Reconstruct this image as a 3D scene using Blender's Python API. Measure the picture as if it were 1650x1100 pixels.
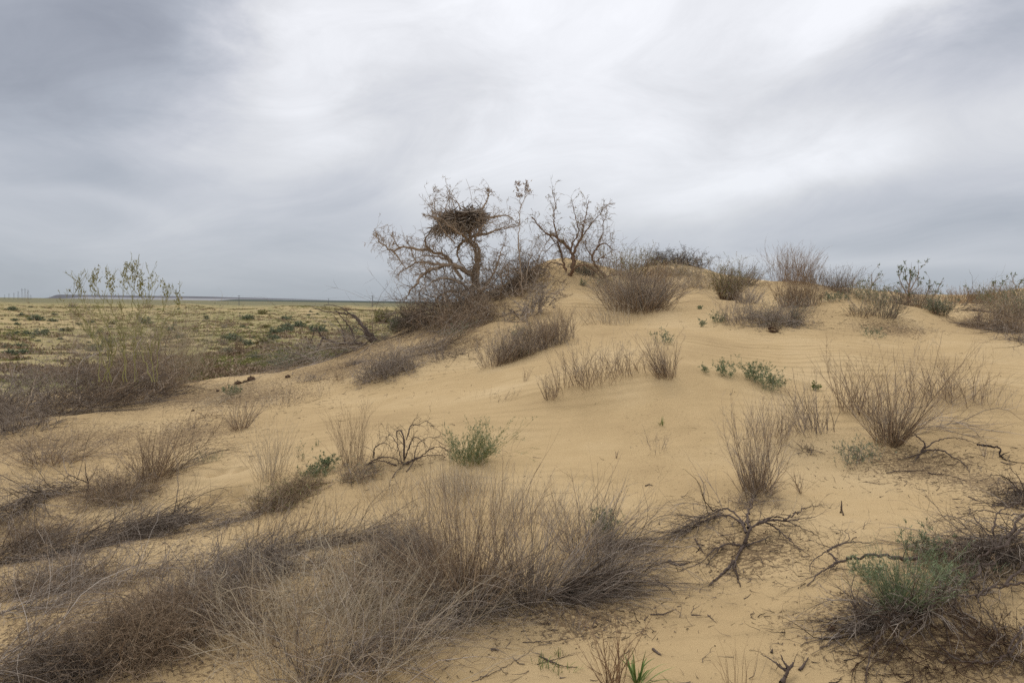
import bpy, math
import numpy as np
rng = np.random.default_rng(7)
for o in list(bpy.data.objects): bpy.data.objects.remove(o)
SC = bpy.context.scene
COL = SC.collection

# ------------------------------------------------------------------ camera, sky, sun, exposure
F = 1100.0; PITCH = math.atan(61/1100); ROLL = 0.0125; CAMZ = 1.6
CAM = np.array([0, 0, CAMZ])
fw = np.array([0, math.cos(PITCH), -math.sin(PITCH)])
r0 = np.array([1.0, 0, 0]); u0 = np.array([0, math.sin(PITCH), math.cos(PITCH)])
rt = r0*math.cos(ROLL)+u0*math.sin(ROLL); up = -r0*math.sin(ROLL)+u0*math.cos(ROLL)
cd = bpy.data.cameras.new('camera'); cam = bpy.data.objects.new('camera', cd); COL.objects.link(cam)
cd.lens = 24; cd.sensor_width = 36; cd.clip_start = 0.05; cd.clip_end = 30000
from mathutils import Matrix
M = Matrix([[rt[0], up[0], -fw[0], 0], [rt[1], up[1], -fw[1], 0], [rt[2], up[2], -fw[2], CAMZ], [0, 0, 0, 1]])
cam.matrix_world = M
SC.camera = cam
SC.view_settings.view_transform = 'Standard'; SC.view_settings.look = 'None'
SC.view_settings.gamma = 1; SC.view_settings.exposure = 0.0
SUN_EL, SUN_AZ = 52, -15          # azimuth measured from +Y towards +X
sl = bpy.data.lights.new('sun', 'SUN'); so = bpy.data.objects.new('sun', sl); COL.objects.link(so)
sl.energy = 1.3; sl.angle = math.radians(22); sl.color = (1, .96, .9)
so.rotation_euler = (math.radians(SUN_EL-90), 0, math.radians(-SUN_AZ))   # light comes from ahead of the camera
W = bpy.data.worlds.new('World'); SC.world = W; W.use_nodes = True
nt = W.node_tree; nt.nodes.clear()
def N(t, **k):
    n = nt.nodes.new(t)
    for a, b in k.items(): setattr(n, a, b)
    return n
def lk(a, b): nt.links.new(a, b)
def mth(op, a, b=None, c=None, clamp=False):
    n = N('ShaderNodeMath', operation=op, use_clamp=clamp)
    for i, x in enumerate((a, b, c)):
        if x is None: continue
        if isinstance(x, (int, float)): n.inputs[i].default_value = x
        else: lk(x, n.inputs[i])
    return n.outputs[0]
tc = N('ShaderNodeTexCoord'); sp = N('ShaderNodeSeparateXYZ'); lk(tc.outputs['Generated'], sp.inputs[0])
az = mth('ARCTAN2', sp.outputs[0], sp.outputs[1]); el = mth('ARCSINE', sp.outputs[2])
zz = mth('ADD', mth('MAXIMUM', sp.outputs[2], 0.0), 0.24)
cx = mth('DIVIDE', sp.outputs[0], zz); cy = mth('DIVIDE', sp.outputs[1], zz)
cv = N('ShaderNodeCombineXYZ'); lk(sp.outputs[0], cv.inputs[0]); lk(sp.outputs[1], cv.inputs[1]); lk(mth('MULTIPLY', mth('POWER', mth('MAXIMUM', sp.outputs[2], 0.0), .9), 1.7), cv.inputs[2])
def wnoise(sc, det, rough, dist=0.0, rot=0.0, stretch=1.0):
    mp = N('ShaderNodeMapping'); mp.vector_type = 'TEXTURE'; mp.inputs['Rotation'].default_value = (0, rot, 0)
    mp.inputs['Scale'].default_value = (1/sc, 1/sc, 1/(sc*stretch)); lk(cv.outputs[0], mp.inputs[0])
    n = N('ShaderNodeTexNoise'); n.inputs['Scale'].default_value = 1; n.inputs['Detail'].default_value = det
    n.inputs['Roughness'].default_value = rough; n.inputs['Distortion'].default_value = dist
    lk(mp.outputs[0], n.inputs['Vector']); return n.outputs['Fac']
nA = wnoise(2.0, 6, .52, .5, -.42, 1.7); nB = wnoise(4.2, 10, .62, .9, -.38, 1.5); nC = wnoise(3.6, 6, .6, .3, -.2, 1.0)
waz = mth('ADD', az, mth('MULTIPLY', mth('SUBTRACT', nC, .5), .26))
wel = mth('ADD', el, mth('MULTIPLY', mth('SUBTRACT', nA, .5), .11))
def blob(u, v, su, sv, w, rot=0.0):
    a0 = math.atan((u-825)/F); e0 = math.atan((489-v)/F*math.cos(a0))
    da = mth('SUBTRACT', waz, a0); de = mth('SUBTRACT', wel, e0); c, s = math.cos(rot), math.sin(rot)
    p = mth('ADD', mth('MULTIPLY', da, c), mth('MULTIPLY', de, s)); q = mth('SUBTRACT', mth('MULTIPLY', de, c), mth('MULTIPLY', da, s))
    p = mth('DIVIDE', p, su/F); q = mth('DIVIDE', q, sv/F)
    r = mth('ADD', mth('MULTIPLY', p, p), mth('MULTIPLY', q, q))
    return mth('MULTIPLY', mth('EXPONENT', mth('MULTIPLY', r, -1.0)), w)
hz = mth('EXPONENT', mth('MULTIPLY', mth('MAXIMUM', el, 0.0), -7.0))     # the cloud deck is dimmer and bluer towards the horizon
val = mth('SUBTRACT', .97, mth('MULTIPLY', hz, .27))
for b in [(40, 40, 280, 160, -0.27, 0.1), (330, 60, 170, 90, -0.08, 0.15), (130, 210, 260, 60, -0.07, -0.1), (480, 110, 120, 110, 0.10, 0.5), (860, 40, 260, 110, 0.03, 0), (640, 245, 190, 60, -0.065, 0.6), (690, 130, 110, 45, -0.02, 0.7), (1640, 50, 200, 95, -0.18, 0.42), (1330, 160, 330, 42, -.05, .38),
          (1350, 245, 300, 50, 0.075, 0.2), (950, 280, 260, 80, 0.05, 0), (1610, 330, 200, 55, -0.08, 0), (330, 255, 170, 30, 0.075, 0.1), (1250, 395, 500, 16, 0.01, 0), (1250, 425, 500, 11, 0.06, 0), (560, 325, 130, 45, -0.035, -0.2), (60, 300, 160, 34, -0.06, 0), (90, 330, 120, 14, .05, -.1), (1400, 50, 120, 80, .12, .4), (280, 10, 150, 70, -.07, .2), (1200, 260, 200, 40, .03, .2), (430, 380, 240, 22, -.03, 0)]:
    val = mth('ADD', val, blob(*b))
val = mth('ADD', val, mth('MULTIPLY', mth('SUBTRACT', nA, .5), .14)); val = mth('ADD', val, mth('MULTIPLY', mth('SUBTRACT', nB, .5), .19))
rp = N('ShaderNodeValToRGB'); lk(val, rp.inputs[0])
e = rp.color_ramp.elements
def s2l(v): return tuple((x/12.92 if x <= .04045 else ((x+.055)/1.055)**2.4) for x in v)
e[0].position = .45; e[0].color = (*s2l((.425, .445, .495)), 1); e[1].position = 1.0; e[1].color = (*s2l((.995, 1, 1.02)), 1)
for p_, c_ in ((.62, (.60, .62, .67)), (.72, (.70, .72, .765)), (.82, (.81, .82, .855)), (.9, (.895, .90, .92))):
    x = rp.color_ramp.elements.new(p_); x.color = (*s2l(c_), 1)
hb = N('ShaderNodeMix', data_type='RGBA'); lk(mth('MULTIPLY', hz, .5), hb.inputs[0]); lk(rp.outputs[0], hb.inputs[6]); hb.inputs[7].default_value = (*s2l((.655, .70, .725)), 1)
st = N('ShaderNodeTexSky', sky_type='NISHITA'); st.sun_disc = False
st.sun_elevation = math.radians(SUN_EL); st.sun_rotation = math.radians(SUN_AZ)
bg1 = N('ShaderNodeBackground'); lk(st.outputs[0], bg1.inputs[0]); bg1.inputs[1].default_value = .07
bg2 = N('ShaderNodeBackground'); lk(hb.outputs[2], bg2.inputs[0]); bg2.inputs[1].default_value = 1.0
ms = N('ShaderNodeMixShader'); ms.inputs[0].default_value = .94; lk(bg1.outputs[0], ms.inputs[1]); lk(bg2.outputs[0], ms.inputs[2])
wo = N('ShaderNodeOutputWorld'); lk(ms.outputs[0], wo.inputs[0])
SC.cycles.use_denoising = False; SC.cycles.sample_clamp_direct = 5; SC.cycles.sample_clamp_indirect = 4; SC.cycles.max_bounces = 5; SC.cycles.diffuse_bounces = 3; SC.cycles.transparent_max_bounces = 4

# ------------------------------------------------------------------ maths helpers
def nrm(a): return a/np.maximum(np.linalg.norm(a, axis=-1, keepdims=True), 1e-9)
def smooth(a, b, x): t = np.clip((x-a)/(b-a), 0, 1); return t*t*(3-2*t)
_perm = np.random.default_rng(3).random((256, 256))
def vnoise(x, y):
    xi = np.floor(x).astype(int); yi = np.floor(y).astype(int); fx = x-xi; fy = y-yi
    fx = fx*fx*fx*(fx*(fx*6-15)+10); fy = fy*fy*fy*(fy*(fy*6-15)+10)
    g = lambda a, b: _perm[a & 255, b & 255]
    return (g(xi, yi)*(1-fx)+g(xi+1, yi)*fx)*(1-fy)+(g(xi, yi+1)*(1-fx)+g(xi+1, yi+1)*fx)*fy-.5
def fbm(x, y, sc, oc=4, ga=.5):
    v = 0; a = 1
    for i in range(oc):
        v = v+a*vnoise(x/sc+17.3*i, y/sc-9.1*i); sc = sc*.5; a *= ga
    return v
def ray(u, v):
    u = np.asarray(u, float); v = np.asarray(v, float)
    return fw+((u-825)/F)[..., None]*rt-((v-550)/F)[..., None]*up
def PT(u, v, Y): d = ray(u, v); return CAM+d*(np.asarray(Y, float)/d[..., 1])[..., None]

# ------------------------------------------------------------------ terrain: heights measured along sight lines, one thin-plate surface
CP = []   # (u, v, Y)
for row in """0 1100 2.9;400 1100 2.85;825 1100 2.8;1250 1100 2.72;1650 1100 2.75
0 950 4.1;400 950 3.9;825 950 3.7;1250 950 3.5;1480 980 3.1;1650 950 3.3
0 850 5.5;400 850 5.1;825 850 4.72;1250 850 4.33;1650 850 3.95
0 760 7.4;200 760 7.1;400 760 6.7;600 760 6.3;825 760 5.95;1050 760 5.7;1250 760 5.5;1450 760 5.45;1650 760 5.3
0 700 9.6;200 700 9.1;400 700 8.7;600 700 7.6;825 700 7.0;1050 700 6.6;1250 710 6.3;1430 715 6.2;1650 690 6.6
0 640 14;200 640 13.5;400 650 11;600 640 10;825 640 8.4;960 640 7.9;1100 640 7.6;1250 640 7.7;1400 640 8.0;1650 640 7.6
340 605 15.3;400 600 15.3;500 580 15;600 590 12.5;700 590 11.5;825 595 10;960 595 8.9;1100 600 8.5;1250 590 9.2;1400 590 9.2;1650 590 9.2
560 565 15;600 550 15.2;650 528 15.8;700 545 13.5;825 548 12;960 560 10.4;1100 560 10.2;1250 550 10.8;1400 550 10.6;1550 560 10.5;1650 560 10.6
700 505 16.5;740 520 14.8;825 520 13.6;900 520 13;1000 520 12.8;1100 520 12.4;1200 520 12;1300 520 12;1400 520 11.9;1500 525 12.4;1560 520 13;1650 530 12.6
780 472 17;820 452 17.5;860 430 18;905 412 19;930 445 17;860 480 15.8;930 480 15.5;1000 480 15.5;1000 455 18;1100 495 14;1100 458 19;1190 500 13.8;1050 445 21;1080 421 24;1130 432 24
1300 496 13;1380 486 13.2;1450 493 13.6;1530 508 14;1200 470 18;1200 456 21;1240 459 21;1290 452 19.5;1270 497 15.8;1340 462 19.5;1385 476 19.5;1450 486 18;1450 474 26;1540 498 17;1540 480 25;1600 500 18;1600 474 25;1650 462 24;1350 474 28""".split('\n'):
    for q in row.split(';'):
        a, b, c = map(float, q.split()); CP.append(tuple(PT(a, b, c)))
for u, Y, z in [(200, 18, -1.0), (200, 25, -1.5), (0, 18, -1), (0, 26, -1.5), (0, 40, -1.6), (300, 19, -.9), (400, 19.5, -.9), (400, 26, -1.6), (500, 19, -.8), (500, 25, -1.6), (600, 19, -.4), (600, 25, -1.5), (400, 38, -1.6), (600, 38, -1.5),
                (690, 19.5, .3), (700, 25, -1.1), (780, 21, .9), (790, 27, -.6), (860, 23, 1.3), (900, 23, 1.9), (905, 31, .2), (1000, 34, .6), (1200, 34, .8), (1400, 38, .8), (1300, 16.5, 1.5), (1380, 16, 1.35), (1450, 15.5, 1.4), (1600, 38, .8)]:
    CP.append((PT(u, 480, Y)[0], Y, z))
CP += [(-6, 5, -.6), (-9, 8, -.9), (-14, 8, -1.2), (-20, 14, -1.5), (-30, 20, -1.5), (-1.5, 1.3, -.03), (1.5, 1.3, .1), (0, 0, 0), (-3, 0, -.1), (3, 0, .25), (6, 3, .7), (9, 6, 1.0), (14, 10, 1.2), (20, 18, 1.4), (25, 28, 1.2),
       (0, -5, .3), (-8, -6, -.4), (8, -6, .8), (18, 0, 1.1), (0, -20, -.8), (-20, -10, -1.3), (20, -20, -.2), (-20, 0, -1.4), (35, 10, .2), (35, 35, 0), (-35, 40, -1.5), (0, 46, -1.2), (20, 46, .1)]
CP = np.array(CP)
def tpsk(r2): return np.where(r2 > 1e-12, r2*np.log(np.maximum(r2, 1e-12)), 0)
_n = len(CP); K_ = tpsk(((CP[:, None, :2]-CP[None, :, :2])**2).sum(-1)) + np.eye(_n)*0.02
Pm = np.hstack([np.ones((_n, 1)), CP[:, :2]])
A_ = np.zeros((_n+3, _n+3)); A_[:_n, :_n] = K_; A_[:_n, _n:] = Pm; A_[_n:, :_n] = Pm.T
WT = np.linalg.solve(A_, np.concatenate([CP[:, 2], np.zeros(3)]))
def tps(x, y):
    out = WT[_n]+WT[_n+1]*x+WT[_n+2]*y
    for i in range(_n): out = out+WT[i]*tpsk((x-CP[i, 0])**2+(y-CP[i, 1])**2)
    return out
def plainz(x, y):
    r = np.hypot(x, y)
    hum = np.maximum(fbm(x, y, 30, 4), -.1)*2.3*smooth(45, 130, r)*(1-smooth(500, 1200, r))
    return -1.6+hum+fbm(x+40, y, 9, 4)*.8*smooth(22, 50, r)*(1-smooth(400, 900, r))-smooth(60, 400, r)*.9
DENTS = []; BUMPS = []
def height(x, y):
    x = np.asarray(x, float); y = np.asarray(y, float)
    r = np.hypot(x-3, y-14); w = smooth(26, 44, r)
    near = tps(np.clip(x, -60, 60), np.clip(y, -60, 70))
    z = np.clip(near, -2.2, 4)*(1-w)+plainz(x, y)*w
    nr = 1-smooth(20, 45, np.hypot(x, y))
    z = z+nr*(fbm(x, y, 2.6, 3)*.15+fbm(x+5, y*1.3, .95, 3)*.062)
    for (dx, dy, rr, dp) in BUMPS: z = z+dp*np.exp(-((x-dx)**2+(y-dy)**2)/rr**2)
    for (dx, dy, rr, dp) in DENTS:
        q = ((x-dx)**2+(y-dy)**2)/rr**2; z = z-dp*np.exp(-q)*(1-.9*q)
    return z
def cast(u, v, y0=1.5, y1=400):
    u = np.atleast_1d(np.asarray(u, float)); v = np.atleast_1d(np.asarray(v, float))
    d = ray(u, v); d = d/d[:, 1:2]; ys = np.exp(np.linspace(math.log(y0), math.log(y1), 260))
    done = np.full(len(u), float(y1)); found = np.zeros(len(u), bool)
    hx = CAM[0]+d[:, 0:1]*ys; hz_ = CAM[2]+d[:, 2:3]*ys; hh = height(hx.ravel(), np.broadcast_to(ys, hx.shape).ravel()).reshape(hx.shape)
    below = hz_ < hh; k = below.argmax(1); found = below.any(1)
    for i in range(len(u)):
        if found[i]:
            j = k[i]
            if j == 0: done[i] = ys[0]; continue
            a = hz_[i, j-1]-hh[i, j-1]; b = hh[i, j]-hz_[i, j]; done[i] = ys[j-1]+(ys[j]-ys[j-1])*a/(a+b)
    P = CAM+d*done[:, None]; P[:, 2] = height(P[:, 0], P[:, 1]); return P, found
_b = []
for (u, v, rp_, dp) in [(1428, 700, .42, .09), (1370, 650, .5, .08), (1520, 640, .5, .07), (1216, 780, .34, .08), (1250, 705, .45, .07), (745, 950, .36, .07), (850, 955, .3, .05), (960, 870, .3, .06), (386, 684, .45, .06), (245, 762, .4, .08), (75, 738, .5, .06), (930, 610, .6, .10), (1072, 596, .5, .09), (750, 738, .45, .08), (655, 745, .35, .06), (430, 765, .35, .06), (568, 745, .4, .06), (480, 790, .4, .06), (1200, 608, .4, .06), (630, 592, .7, .10), (1385, 738, .3, .05), (1440, 955, .35, .07), (1205, 862, .4, .04)]:
    p, _ = cast(u, v); _b.append((p[0, 0], p[0, 1], rp_, dp))
BUMPS = _b
for (u, v, rp_, dp) in [(350, 762, .13, .09), (385, 757, .11, .09), (345, 802, .16, .09), (380, 798, .12, .09), (700, 880, .1, .02), (1180, 985, .12, .02)]:
    p, _ = cast(u, v); DENTS.append((p[0, 0], p[0, 1], rp_, dp))
def gcast(u, v):
    """ground under a pixel on the dune; where the sight line clears a crest, the nearest ground just below it"""
    u = np.atleast_1d(np.asarray(u, float)); v = np.atleast_1d(np.asarray(v, float)).copy(); P, f = cast(u, v)
    for _ in range(20):
        bad = (~f) | ((P[:, 1] > 34) & (u > 640))
        if not bad.any(): break
        v[bad] += 3; P2, f2 = cast(u[bad], v[bad]); P[bad] = P2; f[bad] = f2
    return P, f
# fast look-up grid for clamping twigs to the sand
GX0, GX1, GY0, GY1, GS = -16., 22., 0., 32., .08
_gx = np.arange(GX0, GX1+GS, GS); _gy = np.arange(GY0, GY1+GS, GS); _G = height(*np.meshgrid(_gx, _gy))
def gz(x, y):
    a = np.clip((x-GX0)/GS, 0, len(_gx)-1.001); b = np.clip((y-GY0)/GS, 0, len(_gy)-1.001)
    i = a.astype(int); j = b.astype(int); fx = a-i; fy = b-j
    return (_G[j, i]*(1-fx)+_G[j, i+1]*fx)*(1-fy)+(_G[j+1, i]*(1-fx)+_G[j+1, i+1]*fx)*fy

# ------------------------------------------------------------------ materials
def newmat(name):
    m = bpy.data.materials.new(name); m.use_nodes = True; t = m.node_tree; t.nodes.clear()
    out = t.nodes.new('ShaderNodeOutputMaterial'); b = t.nodes.new('ShaderNodeBsdfPrincipled'); t.links.new(b.outputs[0], out.inputs[0])
    b.inputs['Roughness'].default_value = .85; b.inputs['Specular IOR Level'].default_value = .04
    return m, t, b
def twigmat(name, cols, rough=.85, nsc=14):
    m, t, b = newmat(name); g = t.nodes.new('ShaderNodeNewGeometry'); r = t.nodes.new('ShaderNodeValToRGB')
    tcn = t.nodes.new('ShaderNodeTexCoord'); n = t.nodes.new('ShaderNodeTexNoise'); n.inputs['Scale'].default_value = nsc; n.inputs['Detail'].default_value = 3
    t.links.new(tcn.outputs['Object'], n.inputs['Vector'])
    a = t.nodes.new('ShaderNodeMath'); a.operation = 'MULTIPLY_ADD'; t.links.new(n.outputs[0], a.inputs[0]); a.inputs[1].default_value = .7; t.links.new(g.outputs['Random Per Island'], a.inputs[2])
    s = t.nodes.new('ShaderNodeMath'); s.operation = 'SUBTRACT'; t.links.new(a.outputs[0], s.inputs[0]); s.inputs[1].default_value = .35
    t.links.new(s.outputs[0], r.inputs[0]); el_ = r.color_ramp.elements
    el_[0].color = (*cols[0], 1); el_[1].color = (*cols[-1], 1)
    for i, c in enumerate(cols[1:-1]): x = r.color_ramp.elements.new((i+1)/(len(cols)-1)); x.color = (*c, 1)
    t.links.new(r.outputs[0], b.inputs['Base Color']); b.inputs['Roughness'].default_value = rough
    return m
MT = dict(
    grey=twigmat('grey_twig', [(.125, .098, .078), (.285, .235, .19), (.56, .48, .40)]),
    brown=twigmat('brown_twig', [(.13, .088, .058), (.285, .205, .135), (.50, .385, .265)]),
    straw=twigmat('straw', [(.30, .235, .155), (.47, .385, .27), (.64, .55, .41)]),
    dark=twigmat('dark_twig', [(.055, .041, .032), (.145, .113, .089), (.34, .28, .225)]),
    red=twigmat('reddish_twig', [(.16, .10, .062), (.29, .19, .115), (.41, .295, .185)]),
    bark=twigmat('bark', [(.20, .145, .10), (.345, .26, .185), (.50, .40, .30)], .9, 30),
    barkred=twigmat('warm_bark', [(.11, .065, .042), (.20, .128, .085), (.29, .20, .14)], .9, 30),
    green=twigmat('green_leaf', [(.115, .15, .075), (.20, .24, .13), (.32, .355, .22)], .6),
    sage=twigmat('grey_green_leaf', [(.12, .155, .09), (.19, .225, .14), (.29, .31, .21)], .7),
    olive=twigmat('olive_leaf', [(.17, .165, .06), (.28, .265, .11), (.40, .36, .18)], .7),
    grass=twigmat('fresh_grass', [(.085, .13, .035), (.135, .19, .05), (.22, .28, .10)], .5),
    moss=twigmat('steppe_green', [(.13, .145, .045), (.205, .205, .075), (.31, .28, .13)], .8),
    clod=twigmat('dark_clod', [(.05, .03, .02), (.10, .062, .04), (.15, .10, .07)], .95, 60),
    wood=twigmat('weathered_wood', [(.04, .029, .024), (.10, .074, .06), (.20, .162, .138)], .9, 40),
    black=twigmat('charred_wood', [(.02, .016, .014), (.045, .034, .03), (.08, .06, .05)], .9, 40),
    concrete=twigmat('pole_concrete', [(.16, .16, .16), (.2, .2, .2)], .9, 5))

# ground material
def ground_mat():
    m, t, b = newmat('sand'); L = t.links.new
    geo = t.nodes.new('ShaderNodeNewGeometry'); at = t.nodes.new('ShaderNodeAttribute'); at.attribute_name = 'cover'
    sepc = t.nodes.new('ShaderNodeSeparateColor'); L(at.outputs['Color'], sepc.inputs[0])
    def noise(sc, det=4, rough=.55, vec=None, dist=0):
        n = t.nodes.new('ShaderNodeTexNoise'); n.inputs['Scale'].default_value = sc; n.inputs['Detail'].default_value = det; n.inputs['Roughness'].default_value = rough; n.inputs['Distortion'].default_value = dist
        L(vec or geo.outputs['Position'], n.inputs['Vector']); return n.outputs['Fac']
    def ramp(f, stops):
        r = t.nodes.new('ShaderNodeValToRGB'); L(f, r.inputs[0]); el_ = r.color_ramp.elements
        el_[0].position, el_[0].color = stops[0][0], (*stops[0][1], 1); el_[1].position, el_[1].color = stops[-1][0], (*stops[-1][1], 1)
        for p, c in stops[1:-1]: x = r.color_ramp.elements.new(p); x.color = (*c, 1)
        return r.outputs[0]
    def mix(f, a, c, bt='MIX'):
        n = t.nodes.new('ShaderNodeMix'); n.data_type = 'RGBA'; n.blend_type = bt
        if isinstance(f, float): n.inputs[0].default_value = f
        else: L(f, n.inputs[0])
        for i, x in ((6, a), (7, c)):
            if isinstance(x, tuple): n.inputs[i].default_value = (*x, 1)
            else: L(x, n.inputs[i])
        return n.outputs[2]
    def m2(op, a, c, cl=False):
        n = t.nodes.new('ShaderNodeMath'); n.operation = op; n.use_clamp = cl
        for i, x in enumerate((a, c)):
            if isinstance(x, (int, float)): n.inputs[i].default_value = x
            else: L(x, n.inputs[i])
        return n.outputs[0]
    sand = ramp(noise(.55, 6, .6), [(.3, (.42, .298, .155)), (.5, (.51, .368, .193)), (.72, (.585, .437, .245))])
    grain = ramp(noise(420, 3, .8), [(.3, (.78, .76, .74)), (.5, (1, 1, 1)), (.72, (1.18, 1.2, 1.22))])
    sand = mix(1.0, sand, grain, 'MULTIPLY')
    # dry litter: irregular dark crumbs where the mask allows
    lit = m2('GREATER_THAN', m2('ADD', noise(38, 6, .75, None, .6), m2('MULTIPLY', sepc.outputs[1], .30)), .735)
    sand = mix(m2('MULTIPLY', lit, .75), sand, (.13, .085, .05))
    # steppe cover of short green and dry plants
    g1 = ramp(noise(1.1, 8, .72), [(.34, (.125, .13, .045)), (.45, (.21, .20, .075)), (.54, (.31, .26, .125)), (.63, (.45, .345, .20))])
    g2 = noise(.16, 5, .6)
    gm = m2('MULTIPLY', sepc.outputs[0], ramp(g2, [(.36, (1, 1, 1)), (.66, (.55, .55, .55))]), True)
    col = mix(gm, sand, g1); col = mix(m2('MULTIPLY', sepc.outputs[2], .8), col, (.155, .15, .09))
    hol = t.nodes.new('ShaderNodeVectorMath'); hol.operation = 'DISTANCE'; L(geo.outputs['Position'], hol.inputs[0]); hol.inputs[1].default_value = (-11.5, 32, -1.6)
    hf = m2('MULTIPLY', m2('SUBTRACT', 1.25, m2('DIVIDE', hol.outputs['Value'], 12.0), True), ramp(noise(.8, 6, .7), [(.38, (1, 1, 1)), (.62, (.15, .15, .15))]), True)
    col = mix(m2('MULTIPLY', m2('MULTIPLY', hf, sepc.outputs[0]), .8), col, (.20, .235, .06))
    L(col, b.inputs['Base Color']); b.inputs['Roughness'].default_value = .95; b.inputs['Specular IOR Level'].default_value = .08
    # wind ripples + grain
    mp = t.nodes.new('ShaderNodeMapping'); L(geo.outputs['Position'], mp.inputs[0]); mp.inputs['Rotation'].default_value = (0, 0, math.radians(28)); mp.inputs['Scale'].default_value = (.35, 1, .4)
    wv = t.nodes.new('ShaderNodeTexWave'); wv.bands_direction = 'Y'; wv.inputs['Scale'].default_value = 1.75; wv.inputs['Distortion'].default_value = 5.5
    wv.inputs['Detail'].default_value = 2.5; wv.inputs['Detail Scale'].default_value = .9; wv.inputs['Detail Roughness'].default_value = .5; L(mp.outputs[0], wv.inputs[0])
    rm = ramp(noise(.33, 2, .5), [(.4, (.0, .0, .0)), (.62, (1, 1, 1))])
    rh = m2('MULTIPLY', m2('MULTIPLY', wv.outputs['Fac'], rm), m2('SUBTRACT', 1.0, sepc.outputs[0], True))
    bp = t.nodes.new('ShaderNodeBump'); L(rh, bp.inputs['Height']); bp.inputs['Distance'].default_value = .017; bp.inputs['Strength'].default_value = 1
    b2 = t.nodes.new('ShaderNodeBump'); L(noise(16, 8, .7), b2.inputs['Height']); b2.inputs['Distance'].default_value = .015; L(bp.outputs[0], b2.inputs['Normal'])
    b3 = t.nodes.new('ShaderNodeBump'); L(noise(300, 2, .7), b3.inputs['Height']); b3.inputs['Distance'].default_value = .0014; L(b2.outputs[0], b3.inputs['Normal'])
    L(b3.outputs[0], b.inputs['Normal'])
    return m

# ------------------------------------------------------------------ mesh building
class MB:
    def __init__(s): s.v = []; s.q = []; s.t = []; s.n = 0
    def tube(s, P, R, sides=3):
        P = np.asarray(P, float); R = np.asarray(R, float); Nn, K = P.shape[:2]
        if Nn == 0: return
        T = np.gradient(P, axis=1); T = nrm(T); ref = nrm(rng.normal(size=(Nn, 1, 3)))
        U = nrm(np.cross(T, ref)); V = np.cross(T, U)
        a = np.arange(sides)*2*math.pi/sides
        ring = P[:, :, None]+R[:, :, None, None]*(np.cos(a)[None, None, :, None]*U[:, :, None]+np.sin(a)[None, None, :, None]*V[:, :, None])
        idx = s.n+np.arange(Nn*K*sides).reshape(Nn, K, sides); nx = np.roll(idx, -1, axis=2)
        s.q.append(np.stack([idx[:, :-1], nx[:, :-1], nx[:, 1:], idx[:, 1:]], -1).reshape(-1, 4)); s.v.append(ring.reshape(-1, 3))
        cap = idx[:, -1]
        for k in range(1, sides-1): s.t.append(np.stack([cap[:, 0], cap[:, k], cap[:, k+1]], -1))
        s.n += Nn*K*sides
    def leaf(s, B, D, Lg, Wd):
        B = np.asarray(B, float); n = len(B)
        if n == 0: return
        D = nrm(D); S = nrm(np.cross(D, nrm(rng.normal(size=(n, 3)))))*Wd[:, None]; L_ = D*Lg[:, None]
        nn = np.cross(D, S)*.25
        v = np.stack([B, B+L_*.45+S, B+L_+nn, B+L_*.45-S], 1); idx = s.n+np.arange(n*4).reshape(n, 4)
        s.q.append(idx); s.v.append(v.reshape(-1, 3)); s.n += n*4
    def raw(s, v, q=None, t=None):
        v = np.asarray(v, float)
        if q is not None: s.q.append(np.asarray(q)+s.n)
        if t is not None: s.t.append(np.asarray(t)+s.n)
        s.v.append(v); s.n += len(v)
    def mesh(s, name, org=(0, 0, 0), smooth_=False):
        me = bpy.data.meshes.new(name); v = np.concatenate(s.v)-np.asarray(org)
        q = np.concatenate(s.q) if s.q else np.zeros((0, 4), int); t = np.concatenate(s.t) if s.t else np.zeros((0, 3), int)
        me.vertices.add(len(v)); me.vertices.foreach_set('co', v.astype(np.float32).ravel())
        lp = np.concatenate([q.ravel(), t.ravel()]).astype(np.int32); me.loops.add(len(lp)); me.loops.foreach_set('vertex_index', lp)
        npoly = len(q)+len(t); me.polygons.add(npoly)
        ls = np.concatenate([np.arange(len(q))*4, len(q)*4+np.arange(len(t))*3]).astype(np.int32)
        me.polygons.foreach_set('loop_start', ls)
        if smooth_: me.polygons.foreach_set('use_smooth', np.ones(npoly, bool))
        me.update(calc_edges=True); me.validate(); return me
    def build(s, name, mat, parent=None, org=(0, 0, 0), smooth_=False):
        me = s.mesh(name, org, smooth_); me.materials.append(mat); o = bpy.data.objects.new(name, me); COL.objects.link(o)
        if parent is not None: o.parent = parent
        else: o.location = org
        return o
def tag(o, label=None, cat=None, group=None, kind=None):
    if label: o['label'] = label
    if cat: o['category'] = cat
    if group: o['group'] = group
    if kind: o['kind'] = kind
    return o
def root(name, loc, label, cat, group=None):
    o = bpy.data.objects.new(name, None); o.empty_display_size = .1; COL.objects.link(o); o.location = loc
    return tag(o, label, cat, group)

# ------------------------------------------------------------------ the sand and the plain: one sheet
th = np.radians(np.concatenate([np.linspace(-180, -46, 60, endpoint=False), np.linspace(-46, 46, 840, endpoint=False), np.linspace(46, 180, 60, endpoint=False)]))
rr = np.concatenate([np.exp(np.linspace(math.log(.6), math.log(2.2), 14, endpoint=False)), np.exp(np.linspace(math.log(2.2), math.log(60), 620, endpoint=False)), np.exp(np.linspace(math.log(60), math.log(9000), 190))])
TH, RR = np.meshgrid(th, rr); X = RR*np.sin(TH); Y = RR*np.cos(TH); Z = height(X.ravel(), Y.ravel()).reshape(X.shape)
nr_, nt_ = X.shape; idx = np.arange(nr_*nt_).reshape(nr_, nt_); nx = np.roll(idx, -1, axis=1)
g = MB(); g.raw(np.stack([X, Y, Z], -1).reshape(-1, 3), np.stack([idx[:-1], idx[1:], nx[1:], nx[:-1]], -1).reshape(-1, 4))
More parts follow.
